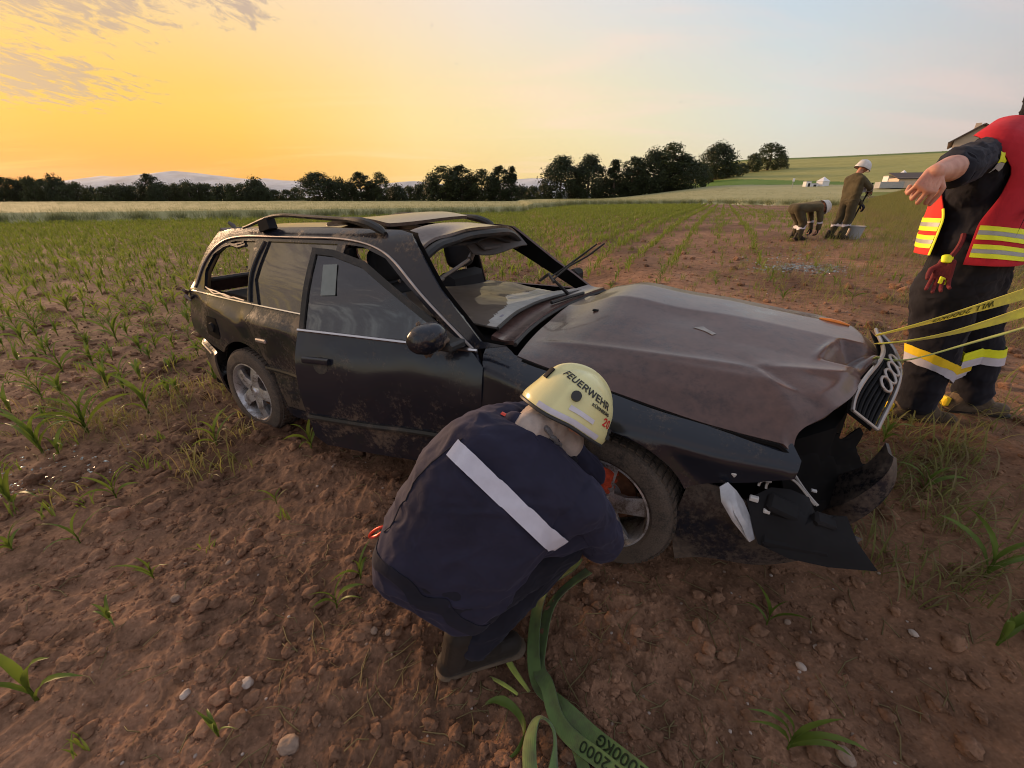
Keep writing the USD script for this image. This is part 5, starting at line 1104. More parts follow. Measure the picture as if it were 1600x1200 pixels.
# ---------------------------------------------------------------- trees, hedges, buildings and mountains
rng = np.random.default_rng(7)
def leaf_cards(P, N, size, rg, ratio=.62, bend=.25):
    """leaf sprays: one folded quad each, at P facing about N"""
    n = len(P); N = N + rg.normal(0, .55, (n, 3)); N /= np.linalg.norm(N, axis=1, keepdims=True)
    a = np.cross(N, rg.normal(0, 1, (n, 3))); a /= np.linalg.norm(a, axis=1, keepdims=True); b = np.cross(N, a)
    s = (size * rg.uniform(.6, 1.35, n))[:, None]
    v = np.stack([P - a * s * .5, P + b * s * ratio * .5 + N * s * bend * .3, P + a * s * .5, P - b * s * ratio * .5 + N * s * bend * .3], 1).reshape(-1, 3)
    k = np.arange(n)[:, None] * 4
    return TM(v, np.vstack([k + [0, 2, 1], k + [0, 3, 2]]))
def crown_mesh(h, w, base, nclump, nleaf, size, seed, shape='round'):
    rg = np.random.default_rng(seed); P, N = [], []
    for i in range(nclump):
        t = rg.uniform(0, 1) ** .95; z = base + (h - base) * t
        env = {'round': (.72 + .28 * math.sin(math.pi * min(1, t * 1.2))) * math.sqrt(max(.03, 1 - max(0, (t - .45) / .55) ** 2)), 'loose': (.6 + .4 * math.sin(math.pi * t)) * math.sqrt(max(.04, 1 - max(0, (t - .55) / .45) ** 2)), 'cone': (1 - t) ** .8 + .08, 'bush': math.sqrt(max(0.02, 1 - t * t)), 'tall': (.75 + .25 * math.sin(math.pi * t)) * math.sqrt(max(.03, 1 - max(0, (t - .6) / .4) ** 2))}[shape]
        a = rg.uniform(0, 2 * math.pi); rr = w / 2 * env * rg.uniform(.45, 1.02)
        c = np.array([rr * math.cos(a), rr * math.sin(a), z]); cr = w * rg.uniform(.10, .19)
        d = rg.normal(0, 1, (nleaf, 3)); d /= np.linalg.norm(d, axis=1, keepdims=True)
        q = c + d * cr * rg.uniform(.35, 1.1, (nleaf, 1)) * [1, 1, .8]
        P.append(q); N.append(d * .6 + unit(c - [0, 0, base + (h - base) * .35]) * .6)
    return leaf_cards(np.vstack(P), np.vstack(N), size, rg)
def trunk_mesh(h, r, seed, limbs=7, w=4.0, base=1.5):
    rg = np.random.default_rng(seed); out = [tube([(0, 0, -.4), (rg.normal(0, .1), rg.normal(0, .1), h * .4), (rg.normal(0, .25), rg.normal(0, .25), h * .9)], [r * 1.3, r * .8, r * .15], 8, spline=12)]
    for i in range(limbs):
        z = base + (h * .8 - base) * (i + .5) / limbs; a = rg.uniform(0, 6.28); L = w * .42 * rg.uniform(.6, 1)
        out.append(tube([(0, 0, z), (L * .5 * math.cos(a), L * .5 * math.sin(a), z + L * .28), (L * math.cos(a), L * math.sin(a), z + L * .5)], [r * .42, r * .24, r * .06], 6, spline=8))
    return cat(out)
KIND = {}
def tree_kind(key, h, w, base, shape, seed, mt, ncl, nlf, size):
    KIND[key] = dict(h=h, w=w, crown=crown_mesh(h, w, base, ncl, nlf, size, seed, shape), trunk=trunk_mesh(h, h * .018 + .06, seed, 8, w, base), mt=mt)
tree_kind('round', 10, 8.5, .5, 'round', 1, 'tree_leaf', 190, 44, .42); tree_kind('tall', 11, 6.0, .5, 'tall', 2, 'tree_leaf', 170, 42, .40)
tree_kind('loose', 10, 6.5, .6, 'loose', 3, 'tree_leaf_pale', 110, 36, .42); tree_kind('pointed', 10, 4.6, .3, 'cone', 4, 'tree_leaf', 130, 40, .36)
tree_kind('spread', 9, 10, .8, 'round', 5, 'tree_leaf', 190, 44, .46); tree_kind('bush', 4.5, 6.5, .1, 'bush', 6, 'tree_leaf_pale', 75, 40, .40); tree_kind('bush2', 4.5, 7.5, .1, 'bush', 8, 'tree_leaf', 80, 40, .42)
first_tree = {}
def plant_tree(key, x, y, H, W, label, name=None, group=None, rz=None, sink=.2):
    k = KIND[key]; nm = name or ('bush' if key.startswith('bush') else 'tree'); z = float(height(np.array([x]), np.array([y]))[0]) - sink
    sc = (W / k['w'], W / k['w'], H / k['h']); rz = rng.uniform(0, 6.28) if rz is None else rz
    if key not in first_tree:
        x_ = UsdGeom.Xform.Define(stage, numbered('/World/' + nm)); x_.AddTranslateOp().Set(Gf.Vec3d(x, y, z)); x_.AddRotateZOp().Set(math.degrees(rz)); x_.AddScaleOp().Set(Gf.Vec3f(*map(float, sc)))
        t = cd(x_.GetPrim(), label, 'bush' if key.startswith('bush') else 'tree', group); first_tree[key] = t
        obj('crown', k['crown'], k['mt'], t, smooth=False); obj('trunk', k['trunk'], 'bark', t)
        return t
    root = first_tree[key]
    x_ = UsdGeom.Xform.Define(stage, numbered('/World/' + nm)); x_.AddTranslateOp().Set(Gf.Vec3d(x, y, z)); x_.AddRotateZOp().Set(math.degrees(rz)); x_.AddScaleOp().Set(Gf.Vec3f(*map(float, sc)))
    p = cd(x_.GetPrim(), label, 'bush' if key.startswith('bush') else 'tree', group); p.GetReferences().AddInternalReference(root.GetPath()); p.SetInstanceable(True)
    return p
# bearing (metres right per metre ahead), crown top and width in metres at 150 m, kind, label
def far_tree(px, top, wpx, key, label, D=150.0, group=None, base=None):
    x = D * (px - 800) / 711.7; z0 = float(height(np.array([x]), np.array([D]))[0])
    ztop = EYE + D * (309 - top) / 711.7; plant_tree(key, x, D, max(2.5, ztop - z0 + .2), wpx * D / 711.7, label, group=group)
for px, top, w, key, label in [
    (500, 275, 62, 'round', 'broad dark tree with domed crown left of centre, first of the middle group'), (532, 284, 40, 'bush2', 'low dark tree tucked beside the first domed tree of the middle group'),
    (566, 275, 40, 'tall', 'upright dark tree with rounded top in the middle group'), (596, 274, 30, 'loose', 'thin pointed tree above the low bushes, last of the middle group'),
    (697, 266, 56, 'loose', 'tall feathery tree at the left end of the central row'), (722, 266, 46, 'tall', 'tall slim tree second in the central row'), (752, 270, 44, 'loose', 'slightly lower ragged tree in the central row'),
    (782, 267, 40, 'tall', 'dark upright tree near the right end of the central row'), (800, 266, 26, 'pointed', 'narrow pointed tree ending the central row'),
    (676, 279, 34, 'bush2', 'dark bushy tree leaning against the central row on its left'),
    (876, 254, 62, 'round', 'large round tree behind the small grey shed'), (918, 252, 54, 'round', 'large dark tree right of the small grey shed'), (957, 257, 38, 'pointed', 'dark conical tree between two broad crowns'),
    (985, 255, 44, 'tall', 'tall dark tree left of the highest crowns'), (1016, 246, 56, 'spread', 'wide spreading tree beside the highest crown'), (1042, 236, 60, 'loose', 'highest ragged tree top in the dark wood'),
    (1060, 252, 62, 'round', 'dense dark tree at the right end of the wood'), (241, 277, 34, 'tall', 'single tree standing above the left hedge'), (404, 284, 40, 'bush2', 'rounded tree at the right end of the left hedge'),
    (297, 288, 24, 'loose', 'small tree rising from the hedge under the pale mountains')]:
    far_tree(px, top, w, key, label)
far_tree(1111, 237, 58, 'spread', 'spreading tree with pale gaps on the hillside right of the wood', 205); far_tree(1188, 235, 44, 'loose', 'rounded tree standing alone on the ridge of the field', 235); far_tree(1166, 250, 26, 'bush', 'small bush beside the lone ridge tree', 228)
far_tree(1084, 262, 40, 'bush2', 'dark bush filling the gap right of the wood', 165); far_tree(1130, 262, 36, 'bush', 'pale bush on the hillside below the spreading tree', 205)
hl = 'one of the low bushes forming the long hedge at the far left'
for i, px in enumerate(np.arange(-60, 425, 17)):
    top = 286 + 8 * float(meshkit.noise(np.array([[i * .9, 3, 0]]), 2)[0]) + (4 if 130 < px < 230 else 0) + (4 if px > 300 else 0) - (6 if px < 110 else 0)
    far_tree(px + rng.uniform(-4, 4), top, rng.uniform(26, 38), 'bush' if i % 3 else 'bush2', hl, 148 + rng.uniform(-6, 10), 'hedge bushes along the far left field edge')
ml = 'one of the low bushes filling the gap between the tree groups'
for px, top, w in [(430, 299, 26), (448, 299, 26), (465, 296, 28), (622, 292, 34), (640, 294, 30), (660, 290, 34), (612, 296, 30), (815, 293, 34), (832, 294, 30), (850, 292, 30), (548, 290, 30), (585, 290, 34), (900, 286, 44), (940, 282, 44), (970, 282, 44), (1000, 280, 46), (1030, 278, 46), (735, 287, 40), (770, 287, 40), (705, 287, 36)]:
    far_tree(px, top, w, 'bush2' if w > 33 else 'bush', ml, 156 + rng.uniform(-6, 6), 'low bushes between the far tree groups')
sl = 'one of the bushes scattered on the hillside path'
for px, top, D in [(1142, 264, 215), (1150, 262, 222), (1100, 268, 190), (1208, 250, 240)]: far_tree(px, top, 22, 'bush', sl, D, 'bushes on the hillside path')
# a wood that goes on to the left, beyond the frame
n = 70; a = np.radians(rng.uniform(-125, -52, n)); r = rng.uniform(140, 175, n)
instancer('far_wood', [(KIND['bush2']['crown'], 'tree_leaf', False), (KIND['round']['crown'], 'tree_leaf', False)], np.c_[r * np.sin(a), r * np.cos(a), np.full(n, -.3)], rng.uniform(0, 6.28, n), np.c_[rng.uniform(1, 1.5, n), rng.uniform(1, 1.5, n), rng.uniform(.8, 1.4, n)], (rng.uniform(0, 1, n) > .75).astype(int), kind='stuff')
# pale mountains behind the hedge, some distance haze put into the rock colour
plain('hazed_rock', (.50, .53, .57), .95, var=.35, vscale=.002)
def mountain(x0, x1, hfn, D, label):
    n = 90; xs = np.linspace(x0, x1, n); ys = np.linspace(0, 1, 14)
    X, T = np.meshgrid(xs, ys, indexing='ij'); Y = D + (T - .5) * 3800
    Z = np.maximum(0, hfn(X)) * np.sin(np.pi * T) ** .7 + 90 * (meshkit.fbm(np.stack([X / 700, Y / 700, 0 * X], -1), 4, 3) - .5) * np.sin(np.pi * T) - 8
    i, j = np.meshgrid(np.arange(n - 1), np.arange(13), indexing='ij'); a = (i * 14 + j).ravel()
    m = TM(np.stack([X, Y, Z], -1).reshape(-1, 3), np.vstack([np.stack([a, a + 14, a + 15], 1), np.stack([a, a + 15, a + 1], 1)]))
    obj('mountain', m, 'hazed_rock', smooth=True, kind='structure')
px2 = lambda px, D: D * (px - 800) / 711.7
def ridge_line(tab, D):
    p = np.array(tab, float); return lambda X: np.interp(X, px2(p[:, 0], D), (309 - p[:, 1]) / 711.7 * D)
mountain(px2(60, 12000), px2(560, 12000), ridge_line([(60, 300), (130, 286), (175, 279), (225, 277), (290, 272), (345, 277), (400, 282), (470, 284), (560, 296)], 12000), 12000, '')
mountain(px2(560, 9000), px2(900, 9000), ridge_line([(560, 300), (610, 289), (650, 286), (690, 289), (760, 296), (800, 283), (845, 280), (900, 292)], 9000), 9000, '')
# shed at the edge of the wood, buildings on the right
plain('grey_board', (.36, .37, .38), .8, var=.15, vscale=3); plain('pale_render', (.62, .50, .40), .9, var=.06, vscale=2); plain('roof_tile', (.075, .055, .05), .8, var=.25, vscale=6, bump=.4, bscale=14); plain('white_sheet', (.78, .78, .80), .6, var=.06); plain('dark_void', (.02, .02, .022), .8, var=.2)
def at_far(px, D): x = px2(px, D); return A(x, D, float(height(np.array([x]), np.array([D]))[0]))
b = at_far(877, 148); sh = thing('shed', 'small grey shed at the edge of the field below the round tree', 'shed', b + A(0, 0, .4))
obj('wall', box(3.6, 2.4, 2.0, (0, 0, 1.0)), 'grey_board', sh); obj('roof', box(4.0, 2.9, .14, (0, 0, 2.08), rot=(.08, 0, 0)), 'white_plastic', sh); obj('door', box(.9, .06, 1.6, (-.6, -1.22, .85)), 'dark_void', sh)
def house(name, label, base, L, W_, H_, roof_h, rz, wins, eave=.5):
    h = thing(name, label, 'house', base, rz)
    obj('wall', cat([box(L, W_, H_, (0, 0, H_ / 2)), TM([(-L / 2, -W_ / 2, H_), (-L / 2, W_ / 2, H_), (-L / 2, 0, H_ + roof_h), (L / 2, -W_ / 2, H_), (L / 2, W_ / 2, H_), (L / 2, 0, H_ + roof_h)], [[0, 2, 1], [3, 4, 5]])]), 'pale_render', h, smooth=False)
    sl_ = math.atan2(roof_h, W_ / 2); ln_ = math.hypot(W_ / 2 + eave, (W_ / 2 + eave) * math.tan(sl_))
    for s in (1, -1):
        r = box(L + 2 * eave, ln_, .18); r.apply_transform(_TM.rotation_matrix(-s * sl_, [1, 0, 0])); r.apply_translation((0, s * (W_ / 2 + eave) / 2, H_ + roof_h - (W_ / 2 + eave) / 2 * math.tan(sl_) + .12)); obj('roof', r, 'roof_tile', h)
    for (x, z, w, hh) in wins:
        wn = obj('window', box(w, .10, hh, (x, -W_ / 2, z)), 'dark_void', h); obj('frame', cat([box(w + .16, .08, .09, (x, -W_ / 2 - .03, z + hh / 2)), box(w + .16, .08, .09, (x, -W_ / 2 - .03, z - hh / 2)), box(.09, .08, hh, (x - w / 2, -W_ / 2 - .033, z)), box(.09, .08, hh, (x + w / 2, -W_ / 2 - .033, z))]), 'white_plastic', h)
    obj('chimney', box(.6, .6, 1.4, (L * .2, .5, H_ + roof_h + .2)), 'pale_render', h)
    return h
hb = at_far(1535, 62); hb[2] = 3.6
house('house', 'pale house with dark tiled roof behind the raised arm', A(63.0, 64.8, 3.9), 9, 4.6, 4.5, 1.6, math.radians(47), [(-2.2, 2.6, 1.1, 1.2), (1.6, 2.6, 1.1, 1.2)])
fb = at_far(1428, 95); 
fm_ = thing('barn', 'low pale farm building with dark opening beside the white tents', 'barn', fb + A(0, 0, .6), math.radians(-20))
obj('wall', box(9, 5, 1.9, (0, 0, .95)), 'pale_render', fm_); obj('roof', box(9.6, 5.8, .16, (0, 0, 2.35), rot=(.22, 0, 0)), 'roof_tile', fm_); obj('opening', box(3.2, .1, 1.5, (1.6, -2.5, .9)), 'dark_void', fm_); obj('lean_to', box(4, 3, 1.2, (-5.5, -1.2, .6)), 'grey_board', fm_)
def tent(px, D, w, h, label, zo=0.0):
    b = at_far(px, D); t = thing('tent', label, 'tent', b + A(0, 0, zo), .3)
    obj('side', box(w, w * .8, h * .62, (0, 0, h * .31)), 'white_sheet', t); obj('peak', TM([(-w * .55, -w * .45, h * .6), (w * .55, -w * .45, h * .6), (w * .55, w * .45, h * .6), (-w * .55, w * .45, h * .6), (0, 0, h)], [[0, 1, 4], [1, 2, 4], [2, 3, 4], [3, 0, 4], [0, 2, 1], [0, 3, 2]]), 'white_sheet', t, smooth=False)
tent(1398, 100, 2.4, 3.6, 'white peaked tent left of the low farm building', .4); tent(1279, 118, 2.2, 2.6, 'white open tent alone in the far field', .2)
def hut(px, D, w, h, label, zo=0):
    b = at_far(px, D); t = thing('container', label, 'container', b + A(0, 0, zo), -.2); obj('body', box(w, 2.0, h, (0, 0, h / 2), .05), 'white_sheet', t); obj('door', box(w * .4, .06, h * .7, (w * .1, -1.02, h * .4)), 'dark_void', t); obj('lid', box(w + .1, 2.1, .08, (0, 0, h + .04)), 'grey_board', t)
hut(1381, 100, 1.9, 2.6, 'tall white container at the left of the tents', .3); hut(1264, 118, 1.6, 1.0, 'low white crate beside the lone white tent', .3); hut(1255, 118, 1.2, 1.5, 'grey white box left of the lone white tent', .3); hut(1388, 98, 2.0, .8, 'low white trailer in front of the tall container', .6)
b = at_far(1233, 112); ps = thing('sign_post', 'thin post with a white plate at the corner of the green meadow', 'post', b)
obj('pole', tube([(0, 0, 0), (0, 0, 2.8)], .06, 8), 'grey_board', ps); obj('plate', box(.5, .05, .7, (0, -.07, 2.5)), 'white_sheet', ps)
# ---------------------------------------------------------------- crops and grass
def blade(L, w, bend, az, base=(0, 0, 0), lift=1.0, seg=7, fold=.25, twist=0.0):
    t = np.linspace(0, 1, seg); th = lift - bend * t ** 1.3
    ds = L / (seg - 1); r = np.r_[0, np.cumsum(np.cos(th[:-1]) * ds)]; z = np.r_[0, np.cumsum(np.sin(th[:-1]) * ds)]
    wd = w * np.minimum(1, .35 + 2.2 * t) * (1 - t ** 2.6) + .0008
    d, s = A(math.cos(az), math.sin(az), 0), A(-math.sin(az), math.cos(az), 0)
    c = np.asarray(base) + r[:, None] * d + z[:, None] * A(0, 0, 1)
    tw = twist * t; up = np.stack([-np.sin(th)[:, None] * d + np.cos(th)[:, None] * A(0, 0, 1)], 0)[0]
    sv = np.cos(tw)[:, None] * s + np.sin(tw)[:, None] * up
    V = np.stack([c - sv * wd[:, None] / 2 + up * wd[:, None] * fold, c, c + sv * wd[:, None] / 2 + up * wd[:, None] * fold], 1).reshape(-1, 3)
    F = []
    for i in range(seg - 1):
        for j in (0, 1): a = i * 3 + j; F += [[a, a + 3, a + 4], [a, a + 4, a + 1]]
    return TM(V, F)
def corn_leaves(seed, h=.30, n=6, seg=7):
    rg = np.random.default_rng(seed); out = []; a0 = rg.uniform(0, 6.28)
    for i in range(n):
        k = i / max(1, n - 1); az = a0 + math.pi * i + rg.normal(0, .35)
        out.append(blade(h * (.75 + .55 * math.sin(math.pi * (.2 + .7 * k))) * rg.uniform(.8, 1.15), h * .115 * rg.uniform(.75, 1.3), rg.uniform(1.2, 2.6) * (1 - .5 * k), az, (0, 0, h * (.05 + .32 * k)), 1.05 + .42 * k + rg.normal(0, .08), seg, twist=rg.normal(0, .9)))
    return out
def corn_stem(h): return tube([(0, 0, -.03), (0, 0, h * .42)], [h * .028, h * .018], 6)
fan_protos = []
def maize(seed, h, n, label, loc, rz, group=None, name='maize_plant'):
    t = UsdGeom.Xform.Define(stage, numbered('/World/' + name)); t.AddTranslateOp().Set(Gf.Vec3d(*map(float, loc))); t.AddRotateZOp().Set(math.degrees(rz))
    t.AddScaleOp().Set(Gf.Vec3f(1, 1, 1))
    t = cd(t.GetPrim(), label, 'maize plant', group); 
    for m in corn_leaves(seed, h, n): obj('leaf', m, 'corn_leaf', t, smooth=True)
    obj('stem', corn_stem(h), 'corn_leaf', t); return t
def gz1(x, y): return float(ground_z(x, y)[0])
near = [(-2.98, 2.31, .26, 'bright two-leaved maize plant at the left, above the glass splinters'), (-2.22, 1.87, .24, 'maize plant with one upright yellow-green leaf, left of the wheel'), (-2.14, 1.56, .22, 'bent maize plant with a drooping blue-green leaf, lower left'),
        (-3.55, 2.78, .24, 'small upright maize plant far left beyond the splinters'), (-2.02, 2.43, .33, 'leafy maize plant just in front of the rear wheel'), (-1.31, 2.31, .30, 'maize plant standing below the open front door'),
        (-.68, 1.35, .22, 'small maize plant beside the crouching man, nearer his hip'), (-.74, 1.22, .24, 'small maize plant left of the crouching man, with a pale curled leaf'), (-1.61, 1.35, .18, 'tiny maize plant with a yellow tip in the middle of the left soil'),
        (-1.60, 1.13, .15, 'tiny pale seedling in the bare soil at the left'), (-1.63, .86, .36, 'large flattened maize plant at the lower left edge'), (-.92, .74, .17, 'small maize plant at the bottom edge, left of centre'),
        (-1.33, 1.87, .14, 'withered seedling between the rear wheel and the crouching man'), (-2.37, 1.48, .18, 'spindly maize plant at the far left edge'), (-4.13, 3.9, .30, 'maize plant left of the car tail, yellow green'), (-4.96, 4.17, .34, 'tall bright maize plant near the left edge'),
        (-3.87, 4.17, .30, 'maize plant beside the rear bumper'), (-3.45, 3.36, .22, 'small maize plant below the rear bumper'), (-3.32, 2.89, .22, 'low maize plant with curled leaves left of the rear wheel'),
        (1.93, 1.23, .36, 'dark leafy maize plant at the right edge'), (1.74, .98, .30, 'broken maize plant lying at the lower right edge'), (.86, .72, .26, 'blurred dark green maize plant at the bottom right'), (1.04, 1.15, .20, 'trampled dark maize plant in front of the broken lamp'),
        (2.08, 1.70, .24, 'low weedy plant right of the broken bumper'), (2.21, 2.12, .26, 'green plant behind the torn bumper')]
for i, (x, y, h, lb) in enumerate(near):
    maize(100 + i, h * .62, [5, 6, 4, 5][i % 4], lb, (x, y, gz1(x, y)), i * 1.3)
# rows of young maize
RA_ = math.radians(25); RD, RN = A(math.sin(RA_), math.cos(RA_)), A(math.cos(RA_), -math.sin(RA_))
rg = np.random.default_rng(11)
pos = []
for k in range(-62, 9):
    c = -.75 + .80 * k
    s = np.arange(-32, 95, .17); s = s + rg.normal(0, .05, len(s)); off = rg.normal(0, .045, len(s))
    p = RN * c + RD * s[:, None] + RN * off[:, None]
    dens = np.ones(len(s))
    if k == 1: dens *= .30
    if k in (2,): dens *= .8
    if k in (3, 4): dens *= .28
    if k > 4: dens *= .10
    pos.append(np.c_[p, dens, np.full(len(s), k)])
pos = np.vstack(pos); x, y, dn, kk_ = pos.T
r = np.hypot(x, y); la, lb_ = car_local(x, y); az = np.degrees(np.arctan2(x, y))
keep = (y > 0.6) & (np.abs(az) < 62) & (wheat_dist(x, y) < -.3) & (rg.uniform(0, 1, len(x)) < dn)
keep &= ~((la > -3.7) & (la < 1.6) & (np.abs(lb_) < 1.15)) & (np.hypot(x + .05, y - 1.0) > .8)
keep &= rg.uniform(0, 1, len(x)) < np.where(x < .5, smoothstep(r, 2.6, 5.2), smoothstep(r, 5.0, 6.5))
keep &= ~((x > 1.0) & (x < 4.2) & (y < 5.2)) & ~((np.hypot(x - 8.1, y - 11.3) < .8))
keep &= (rg.uniform(0, 1, len(x)) < .72 + .9 * meshkit.noise(np.stack([x * .5, y * .5, 0 * x], -1), 31))
d_ = (x - 11.3) * .819 - (y - 11.6) * .574; keep &= d_ < 0
x, y, kk_, r = x[keep], y[keep], kk_[keep], r[keep]
z = ground_z(x, y); order = np.argsort(r); x, y, z, kk_, r = (q[order] for q in (x, y, z, kk_, r))
vig = .57 * np.clip(1.0 - .12 * (kk_ + 2), .62, 1.10) * np.clip(rg.normal(1, .22, len(x)), .5, 1.6)
NI = 270
roots = []
GL, GG = 'young maize plant in one of the field rows', 'young maize plants in the field rows'
for i in range(NI):
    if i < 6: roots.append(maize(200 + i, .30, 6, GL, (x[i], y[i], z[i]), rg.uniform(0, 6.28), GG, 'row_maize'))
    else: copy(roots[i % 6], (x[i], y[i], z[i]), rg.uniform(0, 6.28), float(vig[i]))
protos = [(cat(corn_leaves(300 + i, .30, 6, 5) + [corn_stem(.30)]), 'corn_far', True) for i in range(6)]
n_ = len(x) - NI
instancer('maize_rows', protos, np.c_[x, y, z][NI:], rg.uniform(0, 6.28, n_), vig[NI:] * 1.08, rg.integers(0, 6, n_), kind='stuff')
# seedlings and weeds between the rows that green the far field
m = 44000; xx, yy = rg.uniform(-36, 22, m), rg.uniform(.7, 58, m); rr = np.hypot(xx, yy); la, lb_ = car_local(xx, yy)
cc_ = xx * RN[0] + yy * RN[1]
k = (np.abs(np.degrees(np.arctan2(xx, yy))) < 62) & (wheat_dist(xx, yy) < -.2) & ~((la > -3.9) & (la < 1.8) & (np.abs(lb_) < 1.3)) & (rg.uniform(0, 1, m) < np.where(cc_ < -2, .9, .35)) & (rr > np.where(xx < -.8, 1.3, 4.5)) & (rg.uniform(0, 1, m) < np.where(rr < 5, .5, 1.0)) & (np.hypot(xx + .05, yy - 1.0) > .75) & ~((xx > 1) & (yy < 6)) & ((xx - 11.3) * .819 - (yy - 11.6) * .574 < 0)
xx, yy = xx[k], yy[k]
def tuft(seed, h, n, w, spread=.05, lean=.7):
    g = np.random.default_rng(seed); return cat([blade(h * g.uniform(.55, 1.15), w, g.uniform(.3, 1.4) * lean, g.uniform(0, 6.28), (g.normal(0, spread), g.normal(0, spread), 0), g.uniform(1.0, 1.5), 5) for _ in range(n)])
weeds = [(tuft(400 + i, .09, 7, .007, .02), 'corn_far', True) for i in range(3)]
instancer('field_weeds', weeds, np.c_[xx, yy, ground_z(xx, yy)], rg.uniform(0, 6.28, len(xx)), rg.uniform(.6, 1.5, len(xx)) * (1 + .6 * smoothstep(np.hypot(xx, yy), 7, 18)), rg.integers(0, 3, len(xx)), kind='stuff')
# wheat: a dense front and sparser ears behind over the raised sheet
wheat_p = [(tuft(500 + i, .95, 26, .011, .13, .5), 'wheat', True) for i in range(4)]
P = []
for a, b in zip(WB[:-1], WB[1:]):
    L = np.hypot(*(b - a)); n = int(L * 22); t = rg.uniform(0, 1, n); e = (b - a) / L; nrm = A(-e[1], e[0]); dd = rg.exponential(2.2, n) + .1; q = a + (b - a) * t[:, None] + nrm * dd[:, None]; P.append(q)
P = np.vstack(P)
q = np.c_[rg.uniform(-110, 60, 16000), rg.uniform(20, 128, 16000)]; q = q[(wheat_dist(q[:, 0], q[:, 1]) > .5)]
q = q[(np.abs(np.degrees(np.arctan2(q[:, 0], q[:, 1]))) < 58)]; P = np.vstack([P, q])
P = P[(np.hypot(*P.T) < 150)]
dd = (P[:, 0] - 11.3) * .819 - (P[:, 1] - 11.6) * .574; P = P[(dd < 1) | (np.hypot(*P.T) > 100)]
edge = smoothstep(wheat_dist(P[:, 0], P[:, 1]), 0, 3)
instancer('wheat_crop', wheat_p, np.c_[P, height(P[:, 0], P[:, 1])], rg.uniform(0, 6.28, len(P)), np.c_[rg.uniform(.9, 1.3, len(P)), rg.uniform(.9, 1.3, len(P)), rg.uniform(.78, .98, len(P))], rg.integers(0, 4, len(P)), kind='stuff')
# long grass on the bank, thin dry grass where it runs out into the soil
gp_ = [(tuft(600 + i, .42, 20, .009, .12, .9), 'grass', True) for i in range(3)] + [(tuft(610 + i, .34, 16, .007, .14, 1.2), 'dry_grass', True) for i in range(3)]
n = 26000; t, dd = rg.uniform(-14, 75, n), rg.uniform(-3.5, 13, n)
P = A(11.3, 11.6) + A(.574, .819) * t[:, None] + A(.819, -.574) * dd[:, None]
keep = (rg.uniform(0, 1, n) < smoothstep(dd, -3.5, 1.0) * .9 + .05) & (P[:, 1] > 3) & (np.abs(np.degrees(np.arctan2(P[:, 0], P[:, 1]))) < 60); P, dd = P[keep], dd[keep]
dry = rg.uniform(0, 1, len(P)) < .30 + .35 * (dd < .5)
instancer('bank_grass', gp_, np.c_[P, ground_z(P[:, 0], P[:, 1]) - .02], rg.uniform(0, 6.28, len(P)), rg.uniform(.6, 1.5, len(P)) * (.6 + .4 * smoothstep(dd, -2, 2)), np.where(dry, 3, 0) + rg.integers(0, 3, len(P)), kind='stuff')
# trampled grass about the nose of the wreck and by the tail
cl = []
for cx, cy, s, n in [(2.15, 1.75, .16, 45), (2.3, 2.15, .25, 50), (1.95, 1.35, .18, 30), (-2.95, 3.0, .35, 60), (-2.6, 3.35, .3, 40), (-2.1, 2.4, .2, 26), (3.2, 2.6, .5, 40), (4.5, 4.5, 1.6, 130), (5.5, 7.0, 1.6, 150), (7.5, 9.0, 1.6, 120), (-3.6, 2.6, .4, 40), (1.85, 1.1, .2, 20)]:
    cl.append(np.c_[rg.normal(cx, s, n), rg.normal(cy, s, n)])
P = np.vstack(cl); la, lb_ = car_local(P[:, 0], P[:, 1]); P = P[~((la > -3.2) & (la < .9) & (np.abs(lb_) < .9))]
gq = [(tuft(620 + i, .13, 9, .006, .03, 1.5), 'grass', True) for i in range(3)] + [(tuft(630 + i, .14, 7, .005, .04, 1.7), 'dry_grass', True) for i in range(3)]
instancer('trampled_grass', gq, np.c_[P, ground_z(P[:, 0], P[:, 1])], rg.uniform(0, 6.28, len(P)), rg.uniform(.6, 1.5, len(P)), rg.integers(0, 6, len(P)), kind='stuff')
# dry straw lying on the soil
n = 1500; rr = rg.uniform(.75, 1, n) * 0 + np.exp(rg.uniform(math.log(.8), math.log(9), n)); aa = np.radians(rg.uniform(-60, 60, n)); sx_, sy_ = rr * np.sin(aa), rr * np.cos(aa)
straw = [(tube([(0, 0, .004), (.05, .004, .010), (.10, -.006, .006)], .0016, 4), 'dry_grass', True), (tube([(0, 0, .004), (.03, .010, .012), (.055, .004, .004)], .0018, 4), 'dry_grass', True)]
instancer('straw', straw, np.c_[sx_, sy_, ground_z(sx_, sy_)], rg.uniform(0, 6.28, n), rg.uniform(.4, 1.5, n), rg.integers(0, 2, n), kind='stuff')
# ---------------------------------------------------------------- clods, stones, glass, straps, bucket
def lump(seed, rough=.35, flat=.75, sub=2):
    m = trimesh.creation.icosphere(sub, 1.0); v = np.array(m.vertices); v *= (1 + rough * (meshkit.noise(v * 1.6 + seed * 7, seed) - .5) + rough * .7 * (meshkit.noise(v * 3.7 + seed, seed + 3) - .5))[:, None]
    v *= [1, .8, flat]; return TM(v, m.faces)
rg = np.random.default_rng(21)
n = 52000; r = np.exp(rg.uniform(math.log(.6), math.log(14), n)); a = np.radians(rg.uniform(-64, 64, n)); x, y = r * np.sin(a), r * np.cos(a)
s = .0026 * (1 - rg.uniform(0, 1, n)) ** -.55; s = np.minimum(s, .034) * np.clip(.5 + .30 * r, .55, 2.2)
keep = rg.uniform(0, 1, n) < (.25 + 1.1 * meshkit.noise(np.stack([x * 2.2, y * 2.2, 0 * x], -1), 51)) * np.where(x > .4, .55, 1.0)
x, y, s = x[keep], y[keep], s[keep]
